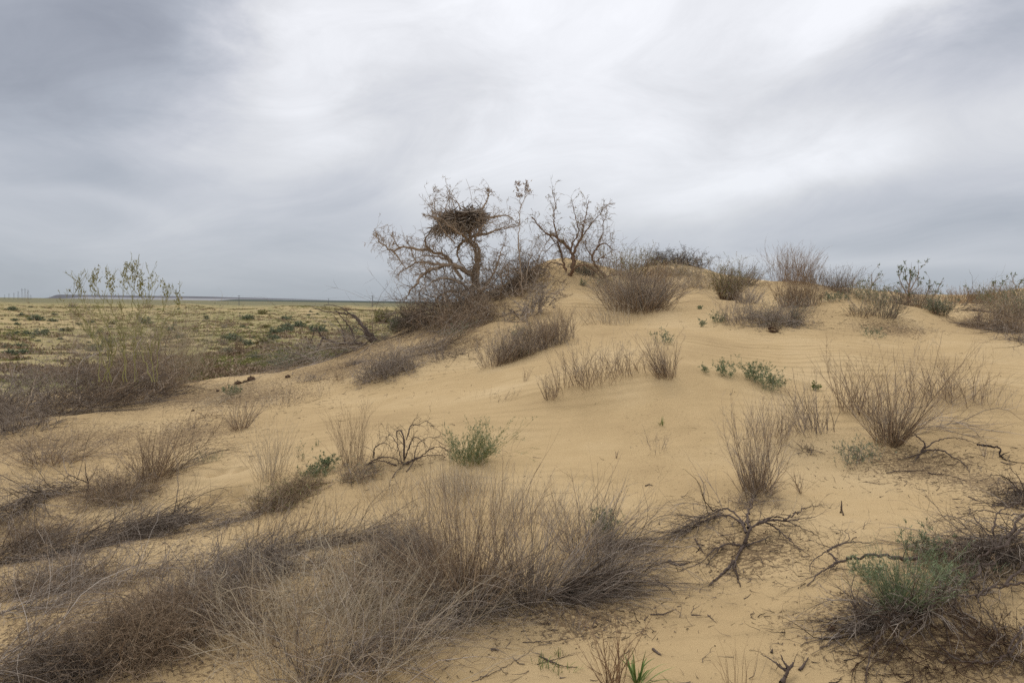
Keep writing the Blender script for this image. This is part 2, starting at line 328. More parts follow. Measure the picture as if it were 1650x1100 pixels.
g.raw([(0, 0, float(height(0., 0.)))]); c0 = nr_*nt_; g.t.append(np.stack([np.full(nt_, c0), idx[0], nx[0]], -1))
ground = g.build('sand_ground', ground_mat(), None, (0, 0, 0), True); tag(ground, kind='structure')
# cover masks: r = steppe plants, g = dry litter, b = far even steppe
xf, yf = np.append(X.ravel(), 0), np.append(Y.ravel(), 0); zf = np.append(Z.ravel(), 0); rf = np.hypot(xf, yf)
steppe = smooth(-.55, -1.25, zf+fbm(xf, yf, 5, 3)*.7)*smooth(13, 19, rf)
steppe = np.maximum(steppe, smooth(44, 60, rf)); bare = smooth(.12, .34, fbm(xf, yf*.7, 26, 4)+.12*smooth(60, 160, rf)); bare = np.maximum(bare*.6, smooth(.1, .45, fbm(xf+9, yf*.8, 9, 4)+.10*smooth(0, 12, xf+12*np.minimum(yf/30, 3)))); steppe = steppe*(1-.55*bare)
steppe = np.maximum(steppe, smooth(250, 420, rf))
LIT = [(60, 720, 260, 40), (120, 870, 300, 50), (250, 1000, 450, 120), (650, 950, 300, 60), (930, 990, 160, 40), (1500, 1000, 260, 90), (1480, 750, 160, 35), (1210, 880, 150, 50), (330, 640, 220, 30), (560, 590, 200, 34), (600, 560, 120, 20), (400, 640, 160, 24), (740, 530, 120, 25), (300, 700, 120, 30), (60, 1050, 200, 60), (1600, 780, 120, 40), (1250, 510, 120, 20), (1430, 530, 90, 16), (700, 570, 120, 20)]
litter = np.zeros(len(xf))
for (u, v, su, sv) in LIT:
    dd = np.stack([xf, yf, zf], -1)-CAM; dep = dd@fw; ok = dep > .5
    uu = 825+F*(dd@rt)/np.maximum(dep, .5); vv = 550-F*(dd@up)/np.maximum(dep, .5)
    p, _ = cast([u, u+su, u], [v, v, v+sv]); c = p[0]; ax = abs(p[1, 0]-c[0]); ay = abs(p[2, 1]-c[1])+.15
    litter = np.maximum(litter, np.exp(-((xf-c[0])/ax)**2-((yf-c[1])/ay)**2))
litter = np.maximum(litter*.95, .10+.3*smooth(.1, .4, fbm(xf, yf, 1.7, 3)))
far = smooth(380, 700, rf)
ca = ground.data.color_attributes.new('cover', 'FLOAT_COLOR', 'POINT')
ca.data.foreach_set('color', np.stack([steppe, litter, far, np.ones_like(far)], -1).astype(np.float32).ravel())

# ------------------------------------------------------------------ growth
def strands(B, D, L, K=7, wig=.12, upf=0., droop=0., kink=0.):
    B = np.asarray(B, float); n = len(B); d = nrm(D); st_ = (np.asarray(L)/(K-1))[:, None]*np.ones((n, 1)); P = [B]; cur = rng.normal(size=(n, 3))*wig*.5
    for k in range(K-1):
        d = d+rng.normal(size=(n, 3))*wig*(1+2.2*(rng.random((n, 1)) < .07))+cur; d[:, 2] += upf-droop*(k/(K-1)); d = nrm(d)
        P.append(P[-1]+d*st_)
    return np.stack(P, 1)
def taper(P, r, tip=.22): K = P.shape[1]; return np.asarray(r)[:, None]*np.linspace(1, tip, K)[None]
def sub(P, R, per, t0=.2, t1=1., ang=.6, lf=(.2, .5), K=5, wig=.15, upf=0., droop=0., rs=.6, rmin=.001, absL=None):
    n, k = P.shape[:2]; m = int(n*per); i = rng.integers(0, n, m); t = (t0+(t1-t0)*rng.random(m))*(k-1); j = np.minimum(t.astype(int), k-2); f = (t-j)[:, None]
    B = P[i, j]*(1-f)+P[i, j+1]*f; T = nrm(P[i, j+1]-P[i, j]); pr = R[i, j]
    pe = rng.normal(size=(m, 3)); pe = nrm(pe-(pe*T).sum(-1, keepdims=True)*T); a = ang*(.5+rng.random(m))[:, None]
    D = T*np.cos(a)+pe*np.sin(a)
    plen = np.linalg.norm(np.diff(P, axis=1), axis=-1).sum(1)[i]
    L = (lf[0]+(lf[1]-lf[0])*rng.random(m))*(plen*(1.15-.6*t/(k-1)) if absL is None else absL)
    Q = strands(B, D, L, K, wig, upf, droop); return Q, taper(Q, np.maximum(pr*rs, rmin))
def clampz(P, e=.006):
    z = gz(P[..., 0], P[..., 1])+e; P[..., 2] = np.maximum(P[..., 2], z); return P
def crom(pts, n):
    p = np.asarray(pts, float); p = np.vstack([2*p[0]-p[1], p, 2*p[-1]-p[-2]]); m = len(p)-3; t = np.linspace(0, m-1e-6, n); i = t.astype(int); f = (t-i)[:, None]
    a, b, c, d = p[i], p[i+1], p[i+2], p[i+3]
    return .5*((2*b)+(c-a)*f+(2*a-5*b+4*c-d)*f*f+(3*b-3*c+d-a)*f**3)
def limb(pts, r, n=34, tip=.2, rough=.02):
    P = crom(pts, n); L = np.linalg.norm(P[-1]-P[0]); P[1:-1] += rng.normal(size=(n-2, 3))*rough*L*.35; R = r*.78*np.linspace(1, tip, n)*(1+.16*rng.normal(size=n)); return P[None], R[None]
def leaves_on(mb, P, per, L, Wd, t0=.2, spread=.9):
    n, k = P.shape[:2]; m = int(n*per); i = rng.integers(0, n, m); t = (t0+(1-t0)*rng.random(m))*(k-1); j = np.minimum(t.astype(int), k-2); f = (t-j)[:, None]
    B = P[i, j]*(1-f)+P[i, j+1]*f; T = nrm(P[i, j+1]-P[i, j]); D = T+rng.normal(size=(m, 3))*spread; D[:, 2] += .25
    mb.leaf(B, D, L*(.6+.8*rng.random(m)), Wd*(.7+.6*rng.random(m)))
def basepts(path, n, rpx):
    """n ground points scattered along a line of pixels; returns points, direction along it, metres per pixel"""
    uv_ = np.array(path, float); pp, _ = gcast([a for a, b in path], [b for a, b in path]); mpp = np.mean(pp[:, 1])/F
    for _ in range(16):                      # keep one plant on one side of a crest
        bad = pp[:, 1] > 1.45*pp[:, 1].min()
        if not bad.any() or len(pp) == 1: break
        uv_[bad, 1] += 2; pp[bad] = gcast(uv_[bad, 0], uv_[bad, 1])[0]
    mpp = np.mean(pp[:, 1])/F
    if len(pp) == 1: B = np.repeat(pp, n, 0); along = np.zeros((n, 3)); t = np.zeros(n)
    else:
        C = crom(pp, 30); t = rng.random(n)*28.99; i = t.astype(int); f = (t-i)[:, None]; B = C[i]*(1-f)+C[i+1]*f; along = nrm(C[i+1]-C[i]); t = t/29
    a = rng.random(n)*2*math.pi; r = np.sqrt(rng.random(n))*rpx*mpp; off = np.stack([np.cos(a)*r, np.sin(a)*r, 0*r], -1)
    B = B+off; B[:, 2] = gz(B[:, 0], B[:, 1])-.01
    return B, off/np.maximum(rpx*mpp, 1e-6), along, mpp, pp.mean(0), t

def shrub(kind, style, label, path, w, h, n, pal='brown', cat='shrub', group=None, leaf=None, r=.0022, bw=.22, tw=3., lean=(0, 0), leafn=8, low=None):
    if isinstance(path, tuple): path = [path]
    if not low and pal in ('grey', 'brown', 'dark') and rng.random() < .55: low = {'grey': 'brown', 'brown': 'grey', 'dark': 'grey'}[pal]
    n = int(n*(.7 if style == 'mat' else 1)); rpx = w*bw if style != 'mat' else w
    B, off, along, mpp, org, tt = basepts(path, n, rpx); W_ = w*mpp; H_ = h*mpp; r = max(r*.8, org[1]*.00022); rmin = max(.0006, org[1]*.00014)
    o = root(kind, (org[0], org[1], float(gz(np.array([org[0]]), np.array([org[1]]))[0])), label, cat, group); og = np.array(o.location)
    lx = np.array([lean[0]+rng.normal()*.13, lean[1]+rng.normal()*.1, 0.])
    stems = MB(); tws = MB(); lv = MB(); nm1, nm2 = 'stems', 'twigs'
    a = rng.random(n)*2*math.pi; q = rng.random(n)**.6; rad = np.stack([np.cos(a), np.sin(a), 0*a], -1)*q[:, None]; rad = .6*rad+.8*off; ga = rng.random()*6.28; rad = rad*(1+.45*np.cos(a*2+ga)[:, None])*(.75+.5*rng.random((n, 1)))
    if style == 'erect':
        s_ = np.clip((W_/2)/max(H_, .01), .15, 1.6); D = rad*s_+lx+np.array([0, 0, 1.]); L = H_*np.linalg.norm(D, axis=-1)*(.22+.85*rng.random(n)**.7)*(1+.2*np.cos(a+ga))
        P = strands(B, D, L, 10, .058, .012); P = clampz(P); R = taper(P, r*(.4+1.5*rng.random(n)**2)); stems.tube(P, R)
        Q, S = sub(P, R, tw, .2, .97, .48, (.12, .45), 6, .11, .02, 0, .65, rmin); tws.tube(Q, S)
        Q2, S2 = sub(Q, S, .7, .2, .9, .4, (.3, .6), 4, .08, .02, 0, .8, rmin); tws.tube(Q2, S2); LQ = np.concatenate([Q, Q])
    elif style == 'wispy':
        s_ = np.clip((W_/2)/max(H_, .01), .1, 1.4); D = rad*s_*.9+lx+np.array([0, 0, 1.]); L = H_*(.5+.6*rng.random(n))
        P = strands(B, D, L, 7, .06, .0, .05); P = clampz(P); R = taper(P, r*.7*(.6+.8*rng.random(n))); stems.tube(P, R)
        Q, S = sub(P, R, tw, .3, 1, .35, (.12, .35), 4, .08, .02, 0, .6, rmin); tws.tube(Q, S); LQ = Q
    elif style == 'tangle':
        D = rad*1.3+lx+np.array([0, 0, 1.])*(.25+.9*rng.random(n))[:, None]; L = np.hypot(W_/2, H_)*(.45+.7*rng.random(n))
        P = strands(B, D, L, 12, .26, .03, .16); P = clampz(P); zc = gz(P[..., 0], P[..., 1]); P[..., 2] = np.minimum(P[..., 2], zc+H_*(.95+.25*rng.random(n))[:, None]); R = taper(P, r*(.4+1.8*rng.random(n)**2)); stems.tube(P, R)
        Q, S = sub(P, R, tw, .15, 1, .9, (.15, .5), 7, .27, .02, .05, .6, rmin); Q = clampz(Q); tws.tube(Q, S)
        Q2, S2 = sub(Q, S, tw*.35, .2, 1, .9, (.3, .7), 5, .2, 0, .05, .8, rmin); Q2 = clampz(Q2); tws.tube(Q2, S2); LQ = Q
    elif style == 'crooked':
        s_ = np.clip((W_/2)/max(H_, .01), .2, 2); D = rad*s_*1.2+lx+np.array([0, 0, 1.]); L = H_*np.linalg.norm(D, axis=-1)*(.5+.55*rng.random(n)); rmin = max(.0012, org[1]*.00028)
        P = strands(B, D, L, 15, .27, .05); P = clampz(P); R = taper(P, r*(.5+rng.random(n))); stems.tube(P, R, 4)
        Q, S = sub(P, R, tw, .12, 1, .85, (.15, .45), 8, .28, .05, 0, .6, rmin); Q = clampz(Q); tws.tube(Q, S)
        Q2, S2 = sub(Q, S, 2.2, .15, 1, .8, (.3, .7), 6, .25, .04, 0, .8, rmin); Q2 = clampz(Q2); tws.tube(Q2, S2)
        Q3, S3 = sub(Q2, S2, 1.0, .15, 1, .8, (.3, .7), 5, .25, .04, 0, .8, rmin); tws.tube(Q3, S3); LQ = Q2
    elif style == 'mat':
        al = along if len(path) > 1 else rad; n = int(n); D = al+lx+rng.normal(size=(n, 3))*.38+np.array([0, 0, .22]); L = h*mpp*(1.2+3.2*rng.random(n)); B[:, 2] += rng.random(n)**1.5*H_*.5
        P = strands(B, D, L, 8, .13, .0, .26); P = clampz(P); R = taper(P, r*(.4+1.5*rng.random(n)**2)); stems.tube(P, R)
        Q, S = sub(P, R, tw, .1, 1, .5, (.2, .6), 5, .15, .02, .08, .7, rmin); Q = clampz(Q); tws.tube(Q, S); LQ = Q
    elif style == 'herb':
        D = rad*.9*np.clip((W_/2)/H_, .3, 1.5)+lx+np.array([0, 0, 1.]); L = H_*(.5+.6*rng.random(n))
        P = strands(B, D, L, 7, .13, .03); P = clampz(P); R = taper(P, r*.8*np.ones(n)); stems.tube(P, R)
        Q, S = sub(P, R, tw, .2, 1, .7, (.15, .4), 4, .15, .02, 0, .6, rmin); tws.tube(Q, S); LQ = np.concatenate([Q, Q]); 
    elif style == 'blade':
        D = rad*1.0*np.clip((W_/2)/H_, .3, 2)+lx+np.array([0, 0, 1.]); L = H_*(.6+.7*rng.random(n)); P = strands(B, D, L, 8, .05, 0, .25); w0 = r*1.3
        for k in range(n):
            T = nrm(np.gradient(P[k], axis=0)); S = nrm(np.cross(T, [0, 0, 1.])+1e-6)*(w0*np.sin(np.linspace(.5, math.pi-.02, 8)))[:, None]
            v = np.concatenate([P[k]+S, P[k]-S]); i0 = np.arange(7); stems.raw(v, np.stack([i0, i0+1, i0+9, i0+8], -1))
        nm1 = 'blades'
    m = MT[pal]; pleaf = leaf
    stems.build(nm1, m, o, og)
    if style != 'blade': tws.build(nm2, MT[low] if low else m, o, og)
    if pleaf:
        Yd = org[1]; leaves_on(lv, LQ, leafn*1.2, max(.021, Yd*.0013), max(.0020, Yd*.0004), spread=.7); lv.build('leaves', MT[pleaf], o, og)
    return o

def GLp(u, v, lift): p, _ = gcast(u, v+lift); return PT(u, v, p[0, 1])
def deadwood(name, label, cat, limbs, pal='wood', tw=12, tlen=(.1, .3), twr=None, abs_y=None, droop=.1, wig=.2, lv2=1.2, leaf=None, leafn=2, ang=.75, upf=0., tpal=None, part='branch', K=6, leafL=None, clamp=True):
    """limbs: (list of (u, v, lift_px or depth offset), radius m); twigs grow from them"""
    Ps = []
    for pts, r in limbs:
        if abs_y is None: W3 = [GLp(*q) for q in pts]
        else: W3 = [PT(q[0], q[1], abs_y+q[2]) for q in pts]
        P, R = limb(W3, r)
        if abs_y is None and clamp: P = clampz(P, r*.4)
        Ps.append((P, R))
    b = Ps[0][0][0, 0]; o = root(name, tuple(b), label, cat)
    tws = MB(); lvm = MB(); got = False
    for P, R in Ps:
        mb = MB(); mb.tube(P, R, 7); ob = mb.build(part, MT[pal], o, b, True)
        if tw > 0:
            Lp = np.linalg.norm(np.diff(P[0], axis=0), axis=-1).sum(); m = max(2, tw*Lp)
            rmin = max(.0009, b[1]*.00027)
            Q, S = sub(P, np.maximum(R*.5, rmin), m, .1, 1, ang, tlen, K, wig, upf, droop, .6, rmin, absL=1.0)
            Q2, S2 = sub(Q, S, lv2, .2, 1, ang, (.35, .8), 5, wig, upf, droop, .7, rmin)
            Q3, S3 = sub(Q2, S2, lv2*.7, .2, 1, ang, (.35, .8), 4, wig, upf, droop, .8, rmin)
            if abs_y is None or clamp: Q, Q2, Q3 = clampz(Q), clampz(Q2), clampz(Q3)
            tws = MB(); tws.tube(Q, S); tws.tube(Q2, S2); tws.tube(Q3, S3); tws.build('twigs', MT[tpal or pal], ob, b)
            if leaf: leaves_on(lvm, Q2, leafn, leafL or b[1]*.0022, b[1]*.0006)
    if leaf: lvm.build('leaves', MT[leaf], o, b)
    return o, Ps

# ------------------------------------------------------------------ far land: low plateau, dark steppe rise, poles
def plateau(name, label, u0_, u1_, Yd, hpx, col, lift=0):
    m, t, b = newmat(name+'_earth'); nn = t.nodes.new('ShaderNodeTexNoise'); nn.inputs['Scale'].default_value = .004; nn.inputs['Detail'].default_value = 5
    g_ = t.nodes.new('ShaderNodeNewGeometry'); t.links.new(g_.outputs['Position'], nn.inputs['Vector']); r_ = t.nodes.new('ShaderNodeValToRGB'); t.links.new(nn.outputs[0], r_.inputs[0])
    r_.color_ramp.elements[0].color = (*[c*.75 for c in col], 1); r_.color_ramp.elements[1].color = (*[c*1.25 for c in col], 1); t.links.new(r_.outputs[0], b.inputs['Base Color'])
    x0, x1 = (u0_-825)/F*Yd, (u1_-825)/F*Yd; n = 120; xs = np.linspace(x0, x1, n); hm = hpx/F*Yd; zb = float(plainz(np.array([0.]), np.array([Yd]))[0])-2
    prof = hm*smooth(0, .04, (xs-x0)/(x1-x0))*(1-.75*smooth(.35, 1, (xs-x0)/(x1-x0)))+hm*.06*vnoise(xs/180, xs*0)
    rows = [(0, 0), (.55, Yd*.012), (1, Yd*.02), (1.02, Yd*.09), (0, Yd*.12)]; V = []
    for f, dy in rows: V.append(np.stack([xs, Yd+dy+40*vnoise(xs/300, xs*0+dy), zb+2*(f > 0)+np.maximum(prof, .5)*f], -1))
    V = np.concatenate(V); i0 = np.arange(n-1); q = np.concatenate([np.stack([i0+k*n, i0+1+k*n, i0+1+(k+1)*n, i0+(k+1)*n], -1) for k in range(len(rows)-1)])
    mb = MB(); mb.raw(V, q); o = mb.build(name, m, None, (0, 0, 0), True); tag(o, kind='structure')
plateau('plateau', '', 60, 640, 5200, 6.2, (.15, .15, .165))  # earth colour tinted bluish: distance haze painted in, no haze volume
plateau('salt_flat', '', 90, 900, 4000, 3.2, (.30, .30, .31))
plateau('far_hills', '', 330, 1500, 2600, 3.0, (.085, .10, .085))

def pole(u, Yd, hm, label, arms=1, rad=.14):
    x = (u-825)/F*Yd; z = float(height(np.array([x]), np.array([Yd]))[0]); o = root('power_pole', (x, Yd, z), label, 'power pole', 'power poles on the horizon')
    mb = MB(); mb.tube([[(x, Yd, z-.3), (x, Yd, z+hm*.5), (x, Yd, z+hm)]], [[rad*1.3, rad*1.1, rad]], 8); mb.build('post', MT['concrete'], o, (x, Yd, z))
    for k in range(arms):
        mb = MB(); zz_ = z+hm*(.93-.1*k); mb.tube([[(x-1.1, Yd-.2, zz_), (x, Yd-.2, zz_+.02), (x+1.1, Yd-.2, zz_)]], [[.09]*3], 4); mb.build('crossarm', MT['concrete'], o, (x, Yd, z))
        for dx in (-.95, 0, .95):
            mb = MB(); mb.tube([[(x+dx, Yd-.2, zz_+.05), (x+dx, Yd-.2, zz_+.35)]], [[.08, .06]], 5); mb.build('insulator', MT['concrete'], o, (x, Yd, z))
    return (x, Yd, z+hm*.93+.3)
w1 = pole(385, 560, 8.2, 'single grey power pole standing alone left of the nest tree horizon', 1, .2)
w2 = pole(529, 900, 8.0, 'faint short power pole on horizon above fallen dead tree', 1, .22)
w3 = pole(600, 480, 8.4, 'dark power pole with crossarm just left of nest tree', 2, .2)
for i, (u, Yd, hm) in enumerate([(8, 1300, 9), (15, 1250, 11), (23, 1200, 12), (30, 1100, 14), (36, 1050, 18), (41, 1020, 18), (46, 990, 15), (50, 1300, 9)]):
    x = (u-825)/F*Yd; z = float(height(np.array([x]), np.array([Yd]))[0])
    ords = ['leftmost', 'second', 'third', 'fourth', 'fifth and tallest', 'sixth', 'seventh', 'last'][i]
    o = root('lattice_pylon', (x, Yd, z), f'{ords} of the distant grey masts left of the plateau', 'pylon', 'distant masts at the left edge')
    mb = MB()
    for sx in (-1, 1):
        for sy in (-1, 1): mb.tube([[(x+sx*1.2, Yd+sy*1.2, z-.5), (x+sx*.25, Yd+sy*.25, z+hm)]], [[.09, .06]], 4)
    for k in range(6): a = 1.2-.95*k/6; b_ = 1.2-.95*(k+1)/6; mb.tube([[(x-a, Yd-a, z+hm*k/6), (x+b_, Yd-b_, z+hm*(k+1)/6)]], [[.05, .05]], 3)
    mb.build('mast', MT['concrete'], o, (x, Yd, z)); mb = MB(); mb.tube([[(x-2.2, Yd, z+hm*.86), (x+2.2, Yd, z+hm*.86)]], [[.08, .08]], 4); mb.build('crossarm', MT['concrete'], o, (x, Yd, z))
def wire(a, b, label):
    t = np.linspace(0, 1, 30)[:, None]; a, b = np.array(a), np.array(b); P = a*(1-t)+b*t; P[:, 2] -= 2.0*4*(t*(1-t))[:, 0]; mb = MB(); mb.tube(P[None], [[.03]*30], 3)
    o = mb.build('power_line', MT['concrete'], None, tuple(a)); tag(o, label, 'power line', 'power lines between the poles')
wire(w1, w3, 'thin power line hanging between the lone pole and the pole beside nest tree')
wire(w3, w2, 'thin power line running back from nest tree pole to the faint pole')

# ------------------------------------------------------------------ plain: single shrubs, then ground cover
def plain_shrub_mesh(kind):
    s = MB(); l = MB(); n = 46
    B = rng.normal(size=(n, 3))*[.1, .1, 0]; D = rng.normal(size=(n, 3))*.8+[0, 0, .8]; D[:, 2] = np.abs(D[:, 2]); P = strands(B, D, .5*(.6+.6*rng.random(n)), 6, .15, .02); s.tube(P, taper(P, np.full(n, .009)))
    Q, S = sub(P, taper(P, np.full(n, .007)), 7, .25, 1, .6, (.2, .5), 4, .15, 0, 0, .8, .006); s.tube(Q, S)
    if kind: leaves_on(l, Q, 5, .07, .022)
    return s.mesh('shrub_stems'), (l.mesh('shrub_leaves') if kind else None)
protos = []
for kind, tw_, lf_ in ((1, 'dark', 'sage'), (1, 'brown', 'sage'), (0, 'grey', None), (0, 'brown', None), (1, 'brown', 'olive'), (1, 'dark', 'sage')):
    a, b = plain_shrub_mesh(kind); a.materials.append(MT[tw_]);
    if b: b.materials.append(MT[lf_])
    protos.append((a, b))
NAMED = [(62, 345+0, 0, 0, '')]
near = [(118, 495, 26, 9, 2, 'dark low shrub on pale ground at the left edge below the plateau'), (57, 516, 30, 10, 0, 'dark green mound shrub left of the tall tamarisk sprigs'), (68, 540, 24, 12, 0, 'grey green round shrub standing on bare patch left of tamarisk'),
        (232, 522, 22, 12, 0, 'dark green shrub just right of the tamarisk sprigs'), (238, 496, 26, 8, 3, 'brown low shrub on horizon right of tamarisk'), (385, 570, 34, 34, 3, 'bare brown bush standing alone on the green hollow'), (368, 569, 22, 12, 1, 'small low shrub touching the lone bare bush'),
        (398, 515, 22, 9, 5, 'dark squat shrub on sandy rise beneath the lone pole'), (445, 538, 30, 12, 1, 'left one of the paired grey green shrubs in hollow'), (463, 535, 26, 13, 0, 'right one of the paired grey green shrubs in hollow'), (481, 528, 24, 12, 0, 'rounded blackish green shrub above the paired shrubs'),
        (505, 536, 20, 14, 0, 'dark green shrub half hidden behind the fallen branches, left part'), (518, 534, 18, 12, 1, 'dark green shrub half hidden behind the fallen branches, right part'), (460, 516, 26, 9, 1, 'grey flat shrub on pale sand below the far horizon'), (423, 506, 18, 8, 4, 'yellowish small shrub left of pale sand patches'),
        (410, 577, 18, 10, 1, 'small sage shrub right of the lone bare bush'), (452, 590, 18, 9, 1, 'low green shrub near dune foot above dark clods'), (395, 600, 24, 10, 3, 'brown flattened shrub on dune foot beside green hollow'), (486, 565, 16, 8, 2, 'grey tuft between hollow and fallen branches'), (437, 585, 14, 7, 5, 'tiny dark shrub in the greenest hollow'),
        (617, 520, 34, 22, 4, 'yellow green bush on plain behind fallen tree root'), (560, 500, 26, 8, 3, 'brown shrub behind top of the fallen branches'), (125, 510, 34, 14, 3, 'wide brown shrub left of tamarisk stems'), (20, 500, 20, 6, 0, 'dark shrub near the left edge under distant masts')]
def put_shrub(u, v, wpx, hpx, k, label, group, P=None):
    if P is None: p, _ = cast(u, v); P = p[0]
    a, b = protos[k]; mpp = P[1]/F
    o = root('steppe_shrub', tuple(P-np.array([0, 0, .03])), label, 'shrub', group); sx = wpx*mpp/1.0; sz = hpx*mpp/.55; o.scale = (sx, sx, sz); o.rotation_euler = (0, 0, rng.random()*6.28)
    c = bpy.data.objects.new('stems', a); COL.objects.link(c); c.parent = o
    if b: d = bpy.data.objects.new('leaves', b); COL.objects.link(d); d.parent = o
for q in near: put_shrub(*q, 'shrubs scattered over the plain')
uu = rng.random(900)*700; vv = 486+rng.random(900)**1.5*110; Pp, fd = cast(uu, vv, 14, 900); cnt = 0
for i in range(900):
    if Pp[i, 2] > -.75 or Pp[i, 1] < 20 or cnt >= 270 or vnoise(Pp[i, 0]/18, Pp[i, 1]/18) < -.12: continue
    k = int(rng.integers(0, 6)); s_ = (.32+.8*rng.random()**3)*F/Pp[i, 1]
    if s_ > 20: s_ = 20
    put_shrub(0, 0, s_*1.3, s_*.55, k, 'one of the many small scattered shrubs dotting the plain', 'small shrubs dotting the plain', Pp[i]); cnt += 1
# ground cover
n = 30000; uu = rng.random(n)*760-20; vv = 484+rng.random(n)**1.15*135
d = ray(uu, vv); 
Yc = np.clip((CAMZ+1.7)/np.maximum(-(d[:, 2]/d[:, 1]), 1e-4), 16, 300)*(.92+.16*rng.random(n)); x = d[:, 0]/d[:, 1]*Yc; z = height(x, Yc)
keep = (z < -.6+.3*rng.random(n)) & (fbm(x, Yc*.7, 26, 4)+.7*vnoise(x/1.3, Yc/1.3) < .22) & (Yc > 17); x, Yc, z = x[keep], Yc[keep], z[keep]; n = len(x)
dark = (vnoise(x/6, Yc/6)+1.5*(rng.random(n)-.5)) > .30
for nm, mk, mat_, lab, cat in (('steppe_grass', ~dark, 'moss', 'short green steppe plants carpeting the hollow and plain', 'ground cover'), ('dry_steppe_tufts', dark, 'brown', 'low greyish dry tufts spread over the plain', 'ground cover')):
    c = np.stack([x[mk], Yc[mk], z[mk]], -1); m = len(c); per = 14; B = np.repeat(c, per, 0); sc_ = np.repeat((.06+.10*rng.random(m) if nm == 'steppe_grass' else .10+.20*rng.random(m)**2)+c[:, 1]*.0012, per)
    B = B+rng.normal(size=B.shape)*np.array([1, 1, 0])*sc_[:, None]*.75; D = rng.normal(size=B.shape)*.8+[0, 0, .7]; D[:, 2] = np.abs(D[:, 2])
    mb = MB(); mb.leaf(B-[0, 0, .01], D, sc_*(.35+.5*rng.random(len(B)))*(1.0 if nm == 'steppe_grass' else 1.3), sc_*.16); o = mb.build(nm, MT[mat_]); tag(o, lab, cat, kind='stuff')

# ------------------------------------------------------------------ the nest tree
Y0 = 16.5
L0 = [([(757, 500, .1), (762, 470, .05), (765, 448, 0), (767, 425, -.05), (767, 405, -.1), (761, 394, -.1), (755, 386, 0)], .115),
      ([(772, 490, -.1), (770, 460, -.15), (771, 430, -.2), (773, 408, -.25), (769, 396, -.25), (760, 388, -.1)], .075),
      ([(756, 388, 0), (748, 389, .1), (741, 394, .2), (737, 405, .2), (739, 418, .1), (748, 430, 0), (757, 445, 0)], .05),
      ([(755, 387, 0), (766, 379, .1), (785, 377, .2), (798, 371, .3), (815, 368, .4), (838, 363, .5)], .055),
      ([(755, 388, 0), (746, 378, .1), (740, 368, .1), (733, 356, .1)], .06), ([(757, 386, 0), (758, 372, -.1), (765, 360, -.2), (775, 345, -.2)], .06),
      ([(755, 386, 0), (748, 380, -.4), (738, 374, -.6), (722, 362, -.7), (708, 352, -.6), (690, 350, -.5)], .04),
      ([(768, 446, 0), (752, 438, -.1), (735, 428, -.3), (718, 426, -.4), (702, 433, -.5), (688, 438, -.6), (678, 446, -.7), (671, 458, -.8), (660, 470, -.8), (655, 482, -.8)], .085),
      ([(718, 427, -.4), (700, 425, -.2), (685, 423, 0), (672, 423, .1), (660, 429, .1), (650, 435, .1), (641, 443, .1)], .05),
      ([(745, 450, 0), (728, 425, .2), (716, 412, .4), (700, 407, .5), (684, 403, .5), (665, 400, .6), (645, 400, .6), (633, 404, .6), (622, 398, .6), (612, 389, .6), (606, 378, .6), (604, 368, .6)], .055),
      ([(633, 404, .6), (641, 414, .5), (649, 426, .4), (655, 434, .3)], .03), ([(645, 401, .6), (638, 392, .5), (633, 382, .5), (628, 376, .5)], .022),
      ([(700, 408, .5), (688, 398, .4), (685, 386, .3), (692, 376, .2), (703, 366, .2), (712, 356, .2)], .035),
      ([(720, 418, .3), (708, 414, .2), (695, 412, .2), (682, 412, .1), (668, 418, 0), (655, 427, 0)], .03),
      ([(783, 350, .1), (800, 349, .2), (812, 347, .3), (823, 350, .4), (833, 360, .4)], .04), ([(775, 340, 0), (781, 330, 0), (786, 320, 0), (788, 311, 0), (793, 307, 0)], .032), ([(788, 316, 0), (784, 311, .1), (782, 309, .1)], .018),
      ([(733, 392, -.4), (722, 380, -.6), (712, 368, -.7), (703, 352, -.7), (697, 340, -.6), (694, 328, -.5)], .022), ([(765, 384, -.3), (774, 368, -.6), (786, 356, -.7), (800, 345, -.6)], .024), ([(742, 336, 0), (737, 326, .1), (729, 321, .1), (721, 317, .1)], .022), ([(715, 350, 0), (718, 335, .1), (722, 322, .1), (724, 310, .1)], .02), ([(702, 352, .2), (700, 335, .2), (701, 320, .2), (701, 308, .2)], .014),
      ([(775, 470, -.2), (790, 450, -.3), (800, 430, -.4), (806, 410, -.4), (812, 392, -.4)], .045), ([(765, 460, .1), (745, 470, .2), (722, 470, .3), (705, 480, .3), (695, 500, .3)], .06),
      ([(758, 470, -.2), (740, 455, -.5), (715, 448, -.7), (695, 455, -.8), (680, 470, -.9)], .045), ([(688, 438, -.6), (683, 425, -.7), (679, 418, -.7)], .02), ([(672, 423, .1), (665, 412, .2), (660, 395, .2), (650, 385, .2)], .02)]
tree, TP = deadwood('saxaul_tree', 'old leafless saxaul tree with drooping limbs carrying a big stick nest', 'tree', L0, 'bark', 20, (.12, .55), abs_y=Y0, wig=.28, upf=.04, lv2=2.8, ang=.9, tpal='bark', part='branch', K=8)
kids = [o for o in COL.objects if o.parent == tree and o.name.startswith('branch')]; kids[0].name = 'trunk'; kids[1].name = 'trunk'
def budtips(o, tips, Yb, pal='brown', L=.1, wd=.022):
    for (u, v, h_) in tips:
        mb = MB(); c = PT(u, v, Yb); n_ = 44; B = c+rng.normal(size=(n_, 3))*[.035, .035, 0]+np.array([0, 0, 1])*(rng.random((n_, 1))-.3)*h_*Yb/F; mb.leaf(B, rng.normal(size=(n_, 3))*.6+[0, 0, 1], np.full(n_, L), np.full(n_, wd)); mb.build('bud_cluster', MT[pal], o, tuple(o.location))
